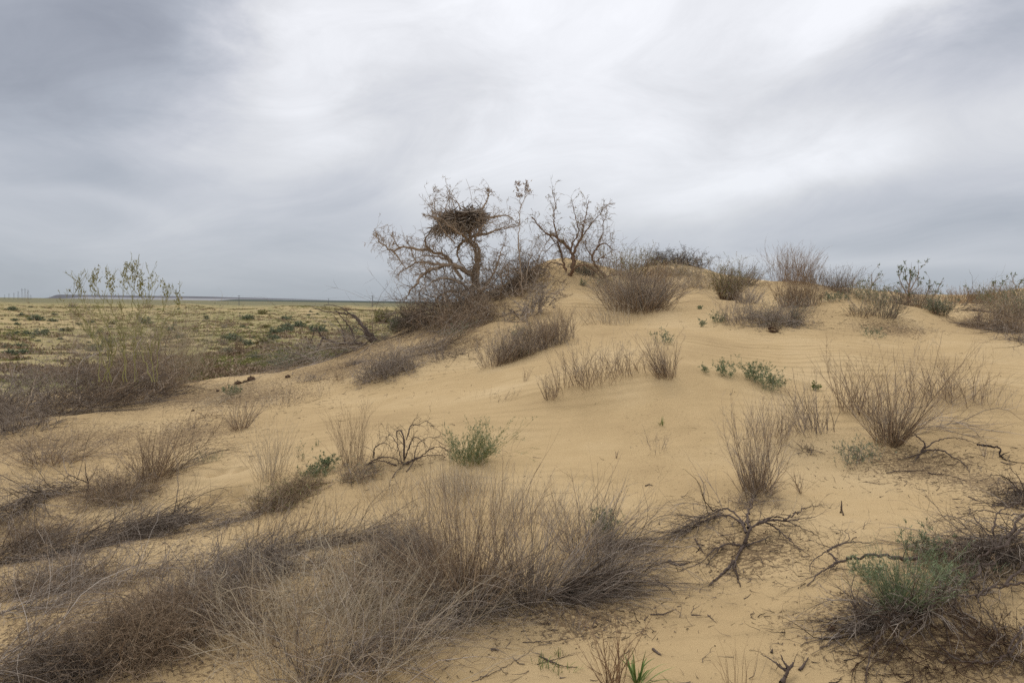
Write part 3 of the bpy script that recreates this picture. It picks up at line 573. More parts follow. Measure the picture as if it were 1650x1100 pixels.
budtips(tree, [(724, 311, 14), (722, 322, 12), (701, 308, 8), (606, 380, 10), (633, 382, 8), (787, 309, 5), (634, 395, 8), (684, 350, 6), (698, 345, 6)], Y0, 'brown', .075, .007)
# the nest: dark core and hundreds of sticks
nc = PT(745, 353, Y0+.1); o = root('stick_nest', tuple(nc-[0, 0, .3]), 'large dark eagle nest of sticks wedged in top of the saxaul tree', 'nest'); og = tuple(o.location)
a_, b_ = np.meshgrid(np.linspace(0, 2*math.pi, 28, endpoint=False), np.linspace(0, math.pi, 16)); rad_ = 1+.12*rng.normal(size=a_.shape)*np.sin(b_)
V = np.stack([.44*np.sin(b_)*np.cos(a_)*rad_, .44*np.sin(b_)*np.sin(a_)*rad_, np.where(np.cos(b_) > 0, .10, .16)*np.cos(b_)*rad_], -1); V[..., 2] += .04+.22*V[..., 0]; i_ = np.arange(16*28).reshape(16, 28); nx_ = np.roll(i_, -1, 1)
mb = MB(); mb.raw(V.reshape(-1, 3)+nc, np.stack([i_[:-1], i_[1:], nx_[1:], nx_[:-1]], -1).reshape(-1, 4)); mb.build('nest_core', MT['clod'], o, og)
def nest_sticks(n_, pal, name, zlo, zhi, L0_, r_, spread=.5, rs=1.0):
    th_ = rng.random(n_)*2*math.pi; q = rng.random(n_); zf_ = zlo+(zhi-zlo)*q; R_ = (.50-.8*np.abs(zf_-.03)**1.1)*(.8+.25*rng.random(n_))*rs
    xn = R_*np.cos(th_); C = np.stack([xn, R_*.85*np.sin(th_), np.where(zf_ < 0, zf_*(1-.9*xn), zf_*(1-.35*np.abs(xn+.0)))+.10*xn], -1)+nc; D = np.stack([-np.sin(th_), np.cos(th_), 0*th_], -1)*rng.choice([-1, 1], n_)[:, None]+rng.normal(size=(n_, 3))*spread; D[:, 2] *= .6
    L_ = L0_*(.5+rng.random(n_)); P = strands(C-nrm(D)*L_[:, None]*.5, D, L_, 5, .1); mb = MB(); mb.tube(P, taper(P, np.full(n_, r_)*(.6+.8*rng.random(n_)), .5), 4); mb.build(name, MT[pal], o, og)
nest_sticks(900, 'dark', 'dark_sticks', -.14, .10, .40, .0085, .6); nest_sticks(330, 'grey', 'grey_sticks', -.16, .12, .52, .009, .75); nest_sticks(150, 'grey', 'pale_sticks', -.20, .10, .7, .008, .9)
nest_sticks(60, 'grey', 'loose_sticks', .10, .2, .42, .011, .9, .8)
n_ = 420; th_ = rng.random(n_)*2*math.pi; R_ = .2+.42*rng.random(n_); C = np.stack([R_*np.cos(th_)-.14, R_*.8*np.sin(th_), -.10-.1*rng.random(n_)+.15*np.cos(th_)*R_], -1)+nc   # sticks hanging out of the base
P = strands(C, np.stack([np.cos(th_)*.5, np.sin(th_)*.4, -.75+0*th_], -1)+rng.normal(size=(n_, 3))*.5, .16+.3*rng.random(n_), 6, .18); mb = MB(); mb.tube(P, taper(P, np.full(n_, .009), .4), 4); mb.build('hanging_twigs', MT['grey'], o, og)

deadwood('saxaul_sapling', 'tall thin bare sapling with forked reddish bud tips right of the nest', 'tree', [([(842, 478, 0), (839, 440, 0), (836, 400, 0), (837, 360, 0), (838, 334, 0), (837, 318, 0), (835, 303, 0)], .022), ([(838, 335, 0), (843, 325, 0), (848, 314, 0), (849, 300, 0)], .014), ([(845, 320, 0), (852, 312, 0)], .008)], 'bark', 5, (.08, .3), abs_y=16.0, wig=.12, upf=.1, lv2=.6, tpal='red', clamp=False)
budtips(COL.objects['saxaul_sapling'], [(835, 306, 16), (849, 302, 14), (851, 312, 8), (837, 318, 6)], 16.0, 'red', .085, .009)
shrub('bare_thicket', 'crooked', 'tall bare twiggy thicket between the nest tree and sapling', [(798, 484), (825, 470), (850, 456)], 84, 104, 34, 'bark', 'bush', r=.014, tw=11, bw=.3, low='brown')
shrub('bare_thicket', 'crooked', 'crooked bare thicket right behind the sapling, on crest', [(850, 456), (870, 445)], 46, 88, 14, 'brown', 'bush', r=.012, tw=10, bw=.3)
shrub('bare_thicket', 'erect', 'upright grey brown thicket behind sapling on summit edge', [(815, 470), (862, 448)], 70, 90, 40, 'grey', 'bush', r=.006, tw=8, bw=.3)
shrub('bare_thicket', 'crooked', 'dense grey brown undergrowth heaped round the nest tree trunk', [(700, 508), (745, 502), (790, 484)], 150, 92, 60, 'bark', 'bush', r=.013, tw=13, bw=.3, low='grey')
shrub('bare_thicket', 'tangle', 'lower brown brushwood pile in front of the nest tree', [(700, 520), (745, 528), (785, 505)], 120, 60, 130, 'grey', 'bush', r=.009, tw=12, bw=.3)
shrub('bare_thicket', 'mat', 'dark brush drooping down the slope left under nest tree', [(760, 500), (720, 515), (672, 530)], 18, 34, 160, 'dark', 'bush', r=.006, tw=6)
shrub('bare_thicket', 'tangle', 'dark twig mass hanging over sand right of nest tree base', [(800, 478), (835, 458), (860, 440)], 60, 36, 130, 'dark', 'bush', r=.006, tw=9, bw=.3)
shrub('bare_thicket', 'crooked', 'thin bare bush at left end under the lowest nest tree limb', [(668, 505), (690, 510)], 60, 74, 22, 'bark', 'bush', r=.012, tw=9, low='brown')
shrub('twiggy_bush', 'crooked', 'grey twiggy bush alone on the steep sand below summit', (852, 508), 70, 88, 30, 'grey', 'bush', r=.010, tw=12, bw=.3)
shrub('sage_shrub', 'erect', 'small grey green shrub on dune edge left of nest tree', (648, 522), 44, 32, 120, 'brown', leaf='sage', leafn=6, tw=6, bw=.35)
shrub('sage_shrub', 'erect', 'tiny sage shrub tucked left of dune edge shrub', (636, 527), 18, 14, 40, 'brown', leaf='sage', leafn=6, tw=5, bw=.35)
deadwood('fallen_branch', 'bent dead branch sticking from the sand under twiggy bush', 'branch', [([(835, 508, 0), (822, 500, 4), (818, 496, 7)], .02), ([(838, 510, 0), (845, 500, 8), (852, 492, 16)], .018)], 'wood', 4, (.05, .2), droop=0)
deadwood('fallen_branch', 'short dark dead branch lying right of the twiggy bush', 'branch', [([(885, 492, 0), (893, 482, 4), (905, 480, 2), (908, 478, 3)], .014), ([(890, 460, 0), (896, 453, 4), (900, 462, 3)], .012)], 'wood', 4, (.05, .15), droop=0)

# second tree on the summit
Y1 = 17.2
deadwood('saxaul_tree', 'slender dark bare tree with open airy crown right of the summit', 'tree', [
    ([(917, 447, 0), (922, 438, 0), (924, 425, 0), (923, 412, 0), (917, 400, .1), (905, 388, .2), (890, 380, .3), (876, 373, .4), (866, 361, .4), (856, 350, .4)], .075), ([(923, 414, 0), (929, 398, -.1), (937, 382, -.2), (940, 362, -.2), (944, 345, -.2), (949, 322, -.2)], .04),
    ([(912, 437, .3), (908, 422, .3), (904, 405, .3), (899, 386, .3), (894, 362, .3), (892, 350, .3), (895, 330, .3), (890, 306, .3)], .035), ([(918, 402, 0), (925, 388, .2), (932, 375, .3), (930, 360, .3), (925, 340, .3), (922, 325, .3)], .028), ([(932, 390, 0), (945, 372, .2), (955, 358, .2), (967, 345, .2), (973, 335, .2)], .026),
    ([(976, 447, -.1), (966, 436, -.1), (957, 424, -.1), (955, 412, -.1), (962, 400, -.1), (967, 385, -.1), (972, 370, -.1), (971, 350, -.1)], .045), ([(960, 402, -.1), (968, 394, 0), (977, 393, .1), (984, 400, .1), (991, 406, .2)], .028), ([(955, 415, 0), (945, 400, .2), (938, 385, .3)], .022), ([(957, 424, -.1), (970, 415, -.3), (982, 418, -.3), (994, 428, -.3)], .024),
    ([(912, 437, 0), (908, 428, 0), (898, 424, 0), (886, 423, -.1), (880, 430, -.2)], .03), ([(918, 446, 0), (928, 430, -.3), (945, 428, -.4), (958, 436, -.4), (970, 447, -.5), (980, 446, -.5), (995, 440, -.4), (1003, 425, -.4)], .032), ([(905, 388, .2), (890, 395, .4), (880, 405, .4), (874, 402, .4)], .02), ([(885, 378, .3), (895, 392, .4), (903, 402, .4), (906, 412, .3)], .02)],
    'barkred', 20, (.12, .5), abs_y=Y1, wig=.26, upf=.08, lv2=2.6, ang=.75, leaf='olive', leafn=.5, leafL=.05, tpal='brown')
tr2 = [o for o in COL.objects if o.name.startswith('saxaul_tree')][-1]; kk = [o for o in COL.objects if o.parent == tr2 and o.name.startswith('branch')]; kk[0].name = 'trunk'; kk[5].name = 'trunk'
shrub('grey_bush', 'erect', 'thin grey brushwood under the airy summit tree', [(925, 448), (975, 440)], 70, 70, 60, 'grey', 'bush', r=.005, tw=7, bw=.3)
shrub('sage_shrub', 'tangle', 'dark green low shrub behind trunk of summit tree', [(935, 440), (952, 438)], 40, 22, 80, 'dark', leaf='sage', leafn=3, tw=6)
shrub('green_herb', 'herb', 'tiny green herb on sand below summit tree', (941, 461), 10, 12, 22, 'brown', 'herb', leaf='green', leafn=4)

# dead fallen tree at the left dune edge
Yf = 15.0
deadwood('fallen_tree', 'dead fallen tree with arching grey branches on left dune edge', 'dead tree', [
    ([(606, 549, 0), (596, 537, 0), (586, 527, .1), (577, 515, .2), (566, 507, .3), (548, 504, .4), (528, 503, .5), (508, 497, .6)], .05), ([(602, 549, -.1), (592, 538, -.1), (582, 524, 0), (574, 513, .1), (562, 504, .2), (545, 493, .4), (522, 492, .6)], .04), ([(600, 552, .1), (590, 543, .1), (584, 532, .3), (569, 526, .6)], .035),
    ([(572, 550, .2), (568, 535, .3), (560, 522, .4), (548, 508, .5), (538, 497, .5)], .032), ([(556, 551, .3), (553, 537, .4), (547, 522, .5), (538, 508, .6)], .028), ([(588, 555, .1), (575, 553, .2), (560, 553, .2), (543, 553, .3), (530, 548, .4), (520, 543, .5), (513, 535, .5), (507, 529, .5), (503, 545, .5), (500, 552, .5)], .045),
    ([(520, 544, .5), (515, 556, .4), (508, 568, .3), (501, 580, .2)], .035), ([(466, 590, .2), (468, 577, .3), (478, 571, .3), (492, 572, .3), (505, 571, .3)], .025), ([(573, 570, .1), (583, 557, .1), (592, 551, .1), (604, 540, .1)], .03), ([(543, 572, .2), (537, 564, .3), (530, 559, .3)], .02), ([(585, 541, .2), (578, 543, .3), (570, 551, .3), (560, 560, .3)], .03)],
    'wood', 9, (.06, .24), abs_y=Yf, wig=.16, lv2=1.3, ang=.5, tpal='grey', clamp=False)
shrub('brush_pile', 'mat', 'grey brush heaped beneath the fallen tree on dune edge', [(600, 552), (550, 562), (500, 578), (465, 590)], 12, 40, 200, 'grey', 'brushwood', r=.006, tw=6)
shrub('brush_pile', 'tangle', 'dense low grey twig heap at foot of fallen tree', [(575, 555), (530, 567)], 60, 26, 130, 'grey', 'brushwood', r=.006, tw=8, bw=.35)
shrub('sage_shrub', 'erect', 'small bright green shrub inside fallen tree base', (483, 588), 22, 18, 40, 'brown', leaf='green', leafn=5, tw=4, bw=.3)
shrub('sage_shrub', 'erect', 'round green shrub between the fallen tree branches', (562, 548), 20, 22, 40, 'brown', leaf='sage', leafn=5, tw=4, bw=.3)
shrub('sage_shrub', 'herb', 'wispy grey green shrub on rim left of fallen tree', (455, 598), 30, 34, 40, 'grey', leaf='sage', leafn=2.5, tw=4, bw=.3)

# ------------------------------------------------------------------ skyline and middle-distance bushes
shrub('dense_bush', 'erect', 'dense dark brown rounded bush on slope right of summit tree', [(1010, 497), (1050, 502)], 138, 64, 620, 'brown', 'bush', r=.004, tw=5, bw=.26, low='grey')
shrub('dense_bush', 'erect', 'dark core bush behind the rounded brown bush', [(1020, 492), (1055, 496)], 110, 58, 320, 'dark', 'bush', r=.004, tw=5, bw=.25)
shrub('dry_grass_tuft', 'wispy', 'thin straw coloured tufts left below the rounded brown bush', [(960, 522), (1010, 520)], 60, 40, 170, 'straw', 'grass', tw=3, bw=.45)
shrub('sage_shrub', 'herb', 'pale sage shrub right of summit tree below skyline', [(960, 466), (990, 462)], 30, 26, 80, 'straw', leaf='sage', leafn=1.5, tw=3, bw=.5)
shrub('leafy_shrub', 'erect', 'yellow green skyline shrub between summit tree and orange grass', [(1000, 450), (1025, 445)], 60, 46, 150, 'brown', leaf='olive', leafn=2.0, tw=5, bw=.4)
shrub('dry_grass_tuft', 'wispy', 'orange dry grass clump under dark skyline bushes', [(1040, 458), (1070, 455)], 46, 38, 220, 'red', 'grass', tw=3, bw=.4)
shrub('dark_skyline_bush', 'tangle', 'dark twiggy bush topping the far dune, left half', [(1050, 424), (1075, 420)], 50, 26, 110, 'dark', 'bush', leaf='sage', leafn=.5, r=.008, tw=7, bw=.4)
shrub('dark_skyline_bush', 'tangle', 'dark twiggy bush topping the far dune, right half', [(1085, 422), (1120, 430)], 55, 26, 120, 'dark', 'bush', leaf='sage', leafn=.3, r=.008, tw=7, bw=.4)
shrub('dense_bush', 'tangle', 'olive brown low brush covering the far dune face', [(1060, 440), (1090, 440), (1115, 446)], 40, 20, 170, 'straw', 'bush', leaf='olive', leafn=.6, tw=6, bw=.5)
shrub('dense_bush', 'erect', 'greyish brown bush between orange grass and green bush', [(1118, 462), (1145, 465)], 50, 34, 150, 'straw', 'bush', tw=5, bw=.4)
shrub('dry_grass_tuft', 'wispy', 'short reddish tufts in front of far dune', [(1070, 462), (1130, 465)], 40, 20, 140, 'straw', 'grass', tw=2, bw=.6)
shrub('green_broom', 'erect', 'green broom like bush with brown edges below skyline', (1174, 482), 70, 56, 300, 'brown', 'bush', leaf='olive', leafn=1.6, tw=5, bw=.2)
shrub('grey_bush', 'erect', 'grey bush hugging right side of the green broom bush', [(1195, 488), (1208, 489)], 44, 32, 110, 'grey', 'bush', tw=5, bw=.3)
shrub('dark_erect_bush', 'erect', 'dark upright bush on skyline left of the notch', [(1185, 458), (1212, 462)], 40, 30, 150, 'dark', 'bush', tw=3, bw=.35, r=.006)
shrub('reed_clump', 'wispy', 'tall orange brown reeds rising highest on right skyline', [(1262, 456), (1290, 455)], 60, 62, 280, 'red', 'reeds', tw=3, bw=.4, r=.006)
shrub('dense_bush', 'erect', 'tall brown brush curtain below the orange reeds', [(1262, 495), (1285, 495), (1312, 490)], 46, 48, 400, 'brown', 'bush', tw=4, bw=.35)
shrub('dark_erect_bush', 'erect', 'dark upright bush on skyline right of the orange reeds', [(1338, 464), (1368, 474)], 42, 36, 210, 'dark', 'bush', tw=3, bw=.4, r=.006)
shrub('dry_erect_bush', 'erect', 'thin purple brown stems between reeds and dark upright bush', [(1300, 456), (1320, 458)], 36, 34, 90, 'brown', 'bush', tw=3, bw=.4)
shrub('sage_shrub', 'herb', 'sage green patch right of the brush curtain', [(1330, 488), (1352, 484)], 30, 18, 70, 'straw', leaf='sage', leafn=2, tw=4, bw=.5)
shrub('brush_pile', 'mat', 'dead grey brush along ridge right of reeds', [(1320, 470), (1350, 475), (1385, 482)], 8, 16, 120, 'grey', 'brushwood', tw=4)
shrub('twiggy_bush', 'erect', 'bare grey twig bush left of the red brown clod', [(1178, 522), (1200, 520)], 58, 48, 80, 'grey', 'bush', tw=6, bw=.3)
shrub('twiggy_bush', 'tangle', 'spreading grey green bush just above the red brown clod', [(1225, 520), (1262, 520)], 70, 46, 200, 'grey', 'bush', leaf='sage', leafn=.35, tw=7, bw=.35)
shrub('twiggy_bush', 'erect', 'leaning bare bush on bench right of red brown clod', (1278, 522), 34, 44, 70, 'dark', 'bush', leaf='sage', leafn=.3, tw=5, lean=(.35, 0))
shrub('green_herb', 'herb', 'pale small herb left of the grey twig bush', [(1150, 520), (1163, 518)], 18, 20, 40, 'sage', 'herb', leaf='sage', leafn=2, bw=.4)
shrub('green_herb', 'herb', 'single pale herb at left end of herb pair on bench', (1131, 526), 9, 16, 18, 'sage', 'herb', leaf='sage', leafn=2)
shrub('green_herb', 'herb', 'tiny green sprout above herb pair on the bench', (1127, 498), 8, 8, 14, 'green', 'herb', leaf='green', leafn=2)
shrub('twiggy_bush', 'erect', 'low grey brown bush on ridge crest, left of two', [(1378, 508), (1396, 506)], 44, 28, 90, 'brown', 'bush', leaf='olive', leafn=.2, tw=5, bw=.35)
shrub('twiggy_bush', 'erect', 'dark stemmed bush on ridge crest, right of two', [(1418, 512), (1436, 510)], 50, 42, 110, 'dark', 'bush', leaf='sage', leafn=.4, tw=5, bw=.3)
shrub('sage_shrub', 'erect', 'sage green mound on skyline left of budding saxaul', [(1392, 486), (1422, 488)], 46, 30, 150, 'straw', leaf='sage', leafn=1.2, tw=5, bw=.4)
def sprig(label, limbs, Yb, n=5, pal='brown', leaf='sage', group=None, bl=.07):
    o, Ps = deadwood('budding_saxaul', label, 'shrub', limbs, pal, 14, (.1, .3), abs_y=Yb, wig=.1, upf=.12, lv2=1, ang=.5, leaf=leaf, leafn=n, leafL=bl, clamp=False); return o
sprig('thin upright sprig with bud tip left of the budding saxaul', [([(1402, 480, 0), (1404, 462, 0), (1405, 450, 0), (1404, 438, 0)], .02), ([(1404, 462, 0), (1410, 452, 0), (1412, 448, 0)], .012), ([(1402, 466, 0), (1397, 458, 0)], .01)], 18, 6)
sprig('tall budding saxaul bush standing out against sky on right', [([(1462, 490, 0), (1464, 470, 0), (1466, 452, 0), (1469, 430, 0)], .03), ([(1463, 478, 0), (1455, 462, .1), (1450, 450, .1), (1447, 440, .1)], .02), ([(1464, 472, 0), (1472, 458, -.1), (1479, 445, -.1), (1480, 434, -.1)], .022), ([(1462, 484, 0), (1452, 475, .1), (1440, 470, .2), (1430, 470, .2)], .018), ([(1466, 462, 0), (1460, 450, .1), (1459, 438, 0)], .014), ([(1468, 470, 0), (1478, 462, 0), (1481, 452, 0)], .014)], 17.5, 9)
sprig('pair of leaning bud tipped sprigs right of budding saxaul', [([(1490, 484, 0), (1494, 472, 0), (1497, 462, 0), (1499, 456, 0)], .018), ([(1500, 484, 0), (1507, 472, 0), (1513, 462, 0), (1517, 454, 0)], .018)], 17.5, 7)
sprig('small cluster of bud tipped stems on far right skyline', [([(1600, 474, 0), (1602, 464, 0), (1599, 458, 0)], .018), ([(1608, 474, 0), (1611, 466, 0), (1613, 461, 0)], .018)], 20, 6)
sprig('forked bud tipped sprig at the right edge of skyline', [([(1638, 470, 0), (1636, 460, 0), (1630, 452, 0)], .018), ([(1638, 470, 0), (1642, 460, 0), (1644, 454, 0)], .018)], 18, 7)
sprig('low dark sprig on skyline midway to right edge', [([(1563, 480, 0), (1560, 472, 0), (1558, 466, 0)], .014), ([(1575, 480, 0), (1578, 474, 0)], .012)], 20, 5)
shrub('dense_bush', 'erect', 'brown bush at foot of the budding saxaul', [(1455, 490), (1490, 498)], 60, 34, 260, 'brown', 'bush', tw=5, bw=.35)
shrub('leafy_shrub', 'erect', 'bright green shrub right of budding saxaul foot', (1512, 506), 46, 28, 130, 'brown', leaf='sage', leafn=1.6, tw=6, bw=.3)
shrub('dry_grass_tuft', 'wispy', 'reddish dry grass band along right skyline', [(1530, 490), (1570, 488), (1610, 484)], 40, 26, 420, 'red', 'grass', tw=3, bw=.5)
shrub('dry_grass_tuft', 'wispy', 'thin pale stalks standing above right skyline grass', [(1525, 488), (1600, 480)], 40, 34, 60, 'straw', 'grass', tw=2, bw=.5)
shrub('leafy_shrub', 'herb', 'low green shrub within the reddish grass band', [(1570, 486), (1590, 485)], 30, 18, 80, 'olive', leaf='olive', leafn=2, tw=5, bw=.4)
shrub('dry_grass_tuft', 'wispy', 'orange grass under right edge sprig', [(1600, 482), (1640, 475)], 40, 22, 240, 'red', 'grass', tw=3, bw=.5)
shrub('brush_pile', 'mat', 'dark dead brush lying in sandy gap on right', [(1545, 500), (1580, 502)], 8, 22, 80, 'dark', 'brushwood', tw=4)
shrub('leafy_shrub', 'erect', 'green leaved shrub at right edge below skyline', [(1630, 515), (1655, 510)], 60, 52, 260, 'brown', leaf='green', leafn=1.6, tw=6, bw=.4)
shrub('twiggy_bush', 'tangle', 'sprawling grey branchy bush on dune edge at right', [(1600, 532), (1650, 534)], 100, 52, 260, 'grey', 'bush', tw=7, bw=.3)
shrub('brush_pile', 'mat', 'dark branches trailing down slope at right edge', [(1590, 520), (1620, 540), (1655, 556)], 12, 34, 200, 'dark', 'brushwood', tw=4)
deadwood('fallen_branch', 'long thin branch lying left of the right edge bush', 'branch', [([(1582, 526, 0), (1560, 524, 1), (1545, 521, 2), (1530, 519, 1)], .02), ([(1578, 520, 0), (1576, 512, 4), (1580, 508, 6)], .02)], 'wood', 5, (.05, .25), droop=0)
deadwood('dead_clod', 'red brown dead plant clump on the rippled bench', 'dead plant', [([(1238, 530, 1), (1244, 528, 4), (1252, 532, 2)], .03), ([(1240, 533, 1), (1248, 534, 2), (1256, 530, 2)], .03)], 'clod', 60, (.05, .18), droop=0, tpal='clod', ang=1.2)
shrub('trailing_vine', 'wispy', 'thin trailing dead stems under ridge crest bushes', [(1440, 530), (1500, 535)], 50, 10, 50, 'grey', 'twigs', tw=5, bw=.4)
shrub('green_herb', 'herb', 'thin sage herb below ridge crest on bare sand', [(1402, 540), (1410, 545)], 26, 22, 26, 'sage', 'herb', leaf='sage', leafn=1.5, bw=.4)

# slope bushes
shrub('dense_bush', 'erect', 'long diagonal dense bush running up slope, lower end', [(790, 592), (820, 582), (850, 572)], 56, 56, 420, 'brown', 'bush', tw=6, bw=.3, low='grey')
shrub('dense_bush', 'erect', 'long diagonal dense bush running up slope, upper grey end', [(855, 568), (885, 558), (915, 545)], 60, 54, 460, 'grey', 'bush', tw=6, bw=.3)
shrub('green_herb', 'herb', 'fresh green patch at lower edge of diagonal bush', [(826, 576), (840, 572)], 18, 14, 60, 'green', 'herb', leaf='green', leafn=2, bw=.5)
shrub('green_herb', 'herb', 'sage patch on top of diagonal bush', [(832, 545), (846, 540)], 24, 22, 50, 'sage', 'herb', leaf='sage', leafn=1.5, bw=.4)
shrub('dense_bush', 'tangle', 'grey rounded bush left below nest tree slope', [(600, 606), (625, 600), (660, 588)], 70, 44, 300, 'grey', 'bush', tw=7, bw=.3)
shrub('dense_bush', 'mat', 'flattened grey twigs above rounded grey bush', [(640, 580), (680, 570), (720, 556)], 14, 30, 160, 'grey', 'bush', tw=5)
shrub('sage_shrub', 'herb', 'faint green wisps under nest tree brush', [(725, 545), (745, 540)], 40, 24, 60, 'brown', leaf='sage', leafn=1.5, tw=3, bw=.5)
shrub('twig_plant', 'wispy', 'small branching twig plant below the lower end of diagonal bush', (848, 614), 24, 26, 12, 'brown', 'twig plant', tw=5, r=.003)
shrub('twig_plant', 'erect', 'small dark twig plant left of diagonal bush foot', (708, 580), 34, 30, 26, 'grey', 'twig plant', tw=5)
shrub('twig_plant', 'wispy', 'tiny twig plants on bare slope below diagonal bush', [(770, 640), (800, 645), (830, 640)], 24, 20, 30, 'brown', 'twig plant', tw=3, bw=.7)
shrub('dry_grass_tuft', 'wispy', 'small dry tuft on slope right of the dark clods', (550, 611), 34, 20, 50, 'brown', 'grass', tw=3, bw=.35)
shrub('dead_fern_clod', 'tangle', 'dark crumpled dead plant above small dry tuft', (572, 587), 20, 14, 40, 'dark', 'dead plant', tw=6)
shrub('dry_erect_bush', 'erect', 'upright brown stemmed bush in middle of the sand face', [(905, 625), (950, 615), (985, 610)], 92, 66, 150, 'brown', 'bush', tw=3.5, bw=.4, r=.0032)
shrub('dry_erect_bush', 'erect', 'small upright bush at left foot of middle stemmed bush', (888, 642), 42, 48, 46, 'brown', 'bush', tw=3, bw=.25, r=.003)
shrub('dry_erect_bush', 'erect', 'thin upright stems linking the two middle bushes', [(985, 600), (1030, 600)], 40, 52, 70, 'brown', 'bush', tw=3, bw=.5, r=.0028)
shrub('dry_erect_bush', 'erect', 'compact upright bush at right of middle sand face', (1072, 605), 68, 64, 130, 'brown', 'bush', tw=3.5, bw=.25, r=.0032)
shrub('green_herb', 'herb', 'pale feathery herb behind compact upright bush', [(1057, 552), (1082, 554)], 26, 24, 34, 'sage', 'herb', leaf='sage', leafn=2, bw=.4)
shrub('green_herb', 'herb', 'feathery green herb, tall middle one of the slope group', (1172, 606), 34, 34, 40, 'green', 'herb', leaf='green', leafn=3, bw=.3)
shrub('green_herb', 'herb', 'feathery green herb, broad one of the slope group', [(1205, 612), (1222, 616)], 32, 38, 60, 'green', 'herb', leaf='green', leafn=3.5, bw=.3)
shrub('green_herb', 'herb', 'feathery green herb, lowest right one of slope group', [(1236, 632), (1248, 622)], 34, 34, 60, 'green', 'herb', leaf='green', leafn=3.5, bw=.3)
shrub('green_herb', 'herb', 'small single herb left of the slope group', (1136, 600), 12, 18, 14, 'sage', 'herb', leaf='green', leafn=2)
shrub('green_herb', 'blade', 'little bright sprout alone on open sand face', (1066, 684), 14, 14, 16, 'grass', 'herb')
shrub('green_herb', 'herb', 'leafy sprout with dark stick above the big right bush', (1312, 628), 16, 14, 20, 'grass', 'herb', leaf='grass', leafn=4)
shrub('twig_plant', 'wispy', 'bare branching twig plant below the bright sprout', [(1045, 715), (1062, 730)], 34, 36, 26, 'grey', 'twig plant', tw=5, bw=.4)

for i_, (lab, u, v, w, h, n_, pl) in enumerate([('low grey twig patch on left slope just under brush pile', 690, 560, 60, 18, 60, 'grey'), ('thin brown twig sprinkle left of the rounded grey bush', 560, 590, 44, 14, 34, 'brown'), ('flattened twig patch on left slope below fallen tree end', 505, 612, 50, 12, 36, 'grey'),
        ('small dry tuft on ledge between nest tree and diagonal bush', 760, 560, 26, 22, 30, 'brown'), ('dark twig scraps on ledge left of diagonal bush', 735, 572, 60, 12, 40, 'dark'), ('pale weed wisps on slope right of thin spreading bush', 520, 640, 30, 34, 14, 'straw'), ('tiny dry weed on open slope above wispy bush', 590, 660, 16, 18, 8, 'straw'),
        ('short weed stubs left of the neat upright bush', 330, 672, 40, 14, 24, 'brown'), ('sparse twig sprinkle on trampled sand at left', 300, 690, 70, 14, 40, 'grey'), ('thin dry weeds above the footprints', 400, 742, 40, 26, 14, 'straw')]):
    shrub('twig_plant', 'wispy' if i_ in (3, 5, 6, 9) else 'tangle', lab, [(u-w*.3, v+2), (u+w*.3, v-2)], w, h, n_, pl, 'twig plant', tw=4, bw=.35)
# big right-hand bushes
shrub('dry_erect_bush', 'erect', 'largest upright dry bush on right with dark clustered stem base', [(1426, 716), (1442, 712)], 230, 150, 190, 'brown', 'bush', tw=4, bw=.07, r=.0034)
shrub('dry_erect_bush', 'erect', 'upright stems forming left wing of the largest dry bush', [(1352, 655), (1385, 665), (1405, 668)], 70, 100, 90, 'brown', 'bush', tw=4, bw=.3, r=.0028)
shrub('dry_erect_bush', 'erect', 'twiggy low bushes behind right side of largest dry bush', [(1480, 645), (1530, 645), (1570, 650)], 70, 76, 120, 'brown', 'bush', tw=4.5, bw=.4, r=.0028)
shrub('dry_erect_bush', 'wispy', 'sparse spreading twigs near right edge of rippled sand', [(1590, 650), (1620, 665)], 70, 50, 26, 'grey', 'bush', tw=5, bw=.4)
shrub('brush_pile', 'mat', 'stems lying flat to the right of the largest dry bush', [(1440, 705), (1500, 690), (1540, 685)], 10, 42, 50, 'grey', 'brushwood', tw=4, r=.003)
shrub('dry_erect_bush', 'erect', 'grey bush leaning left between the two large right bushes', [(1290, 700), (1325, 690)], 80, 90, 100, 'grey', 'bush', tw=4, bw=.3, lean=(-.15, 0), r=.0028)
shrub('dry_erect_bush', 'erect', 'medium brown bush above the dead root tangle', [(1212, 790), (1226, 788)], 140, 130, 130, 'brown', 'bush', tw=4.5, bw=.12, r=.0028)
shrub('dry_erect_bush', 'erect', 'dense low crown hugging base of medium brown bush', (1218, 794), 80, 46, 110, 'grey', 'bush', tw=4, bw=.3)
shrub('dry_erect_bush', 'wispy', 'thin tall stems at upper left of medium brown bush', [(1195, 705), (1240, 700)], 60, 70, 40, 'brown', 'bush', tw=4, bw=.4)
shrub('dry_erect_bush', 'erect', 'thin stems filling gap above medium brown bush', [(1235, 720), (1270, 700)], 60, 80, 70, 'brown', 'bush', tw=4, bw=.4)
shrub('twig_plant', 'erect', 'small v shaped twig plant right of medium brown bush', (1290, 795), 44, 50, 16, 'brown', 'twig plant', tw=4, bw=.1)
shrub('twig_plant', 'tangle', 'dark low twig knot under leaning grey bush', (1298, 727), 40, 26, 30, 'dark', 'twig plant', tw=4)
shrub('sage_shrub', 'herb', 'greyish herb patch left below the largest dry bush', [(1360, 748), (1385, 745), (1410, 742)], 40, 42, 70, 'grey', 'herb', leaf='sage', leafn=1.6, tw=4, bw=.4)
shrub('twig_plant', 'wispy', 'small twig plant beside black crooked stick on right', (1590, 738), 36, 36, 18, 'grey', 'twig plant', tw=4)
deadwood('crooked_stick', 'black crooked stick rising from sand at right edge', 'stick', [([(1575, 716, 6), (1595, 719, 8), (1611, 722, 10), (1612, 734, 2), (1625, 742, 1), (1650, 746, 1)], .014), ([(1611, 735, 4), (1620, 730, 6), (1627, 728, 6)], .008)], 'black', 0)
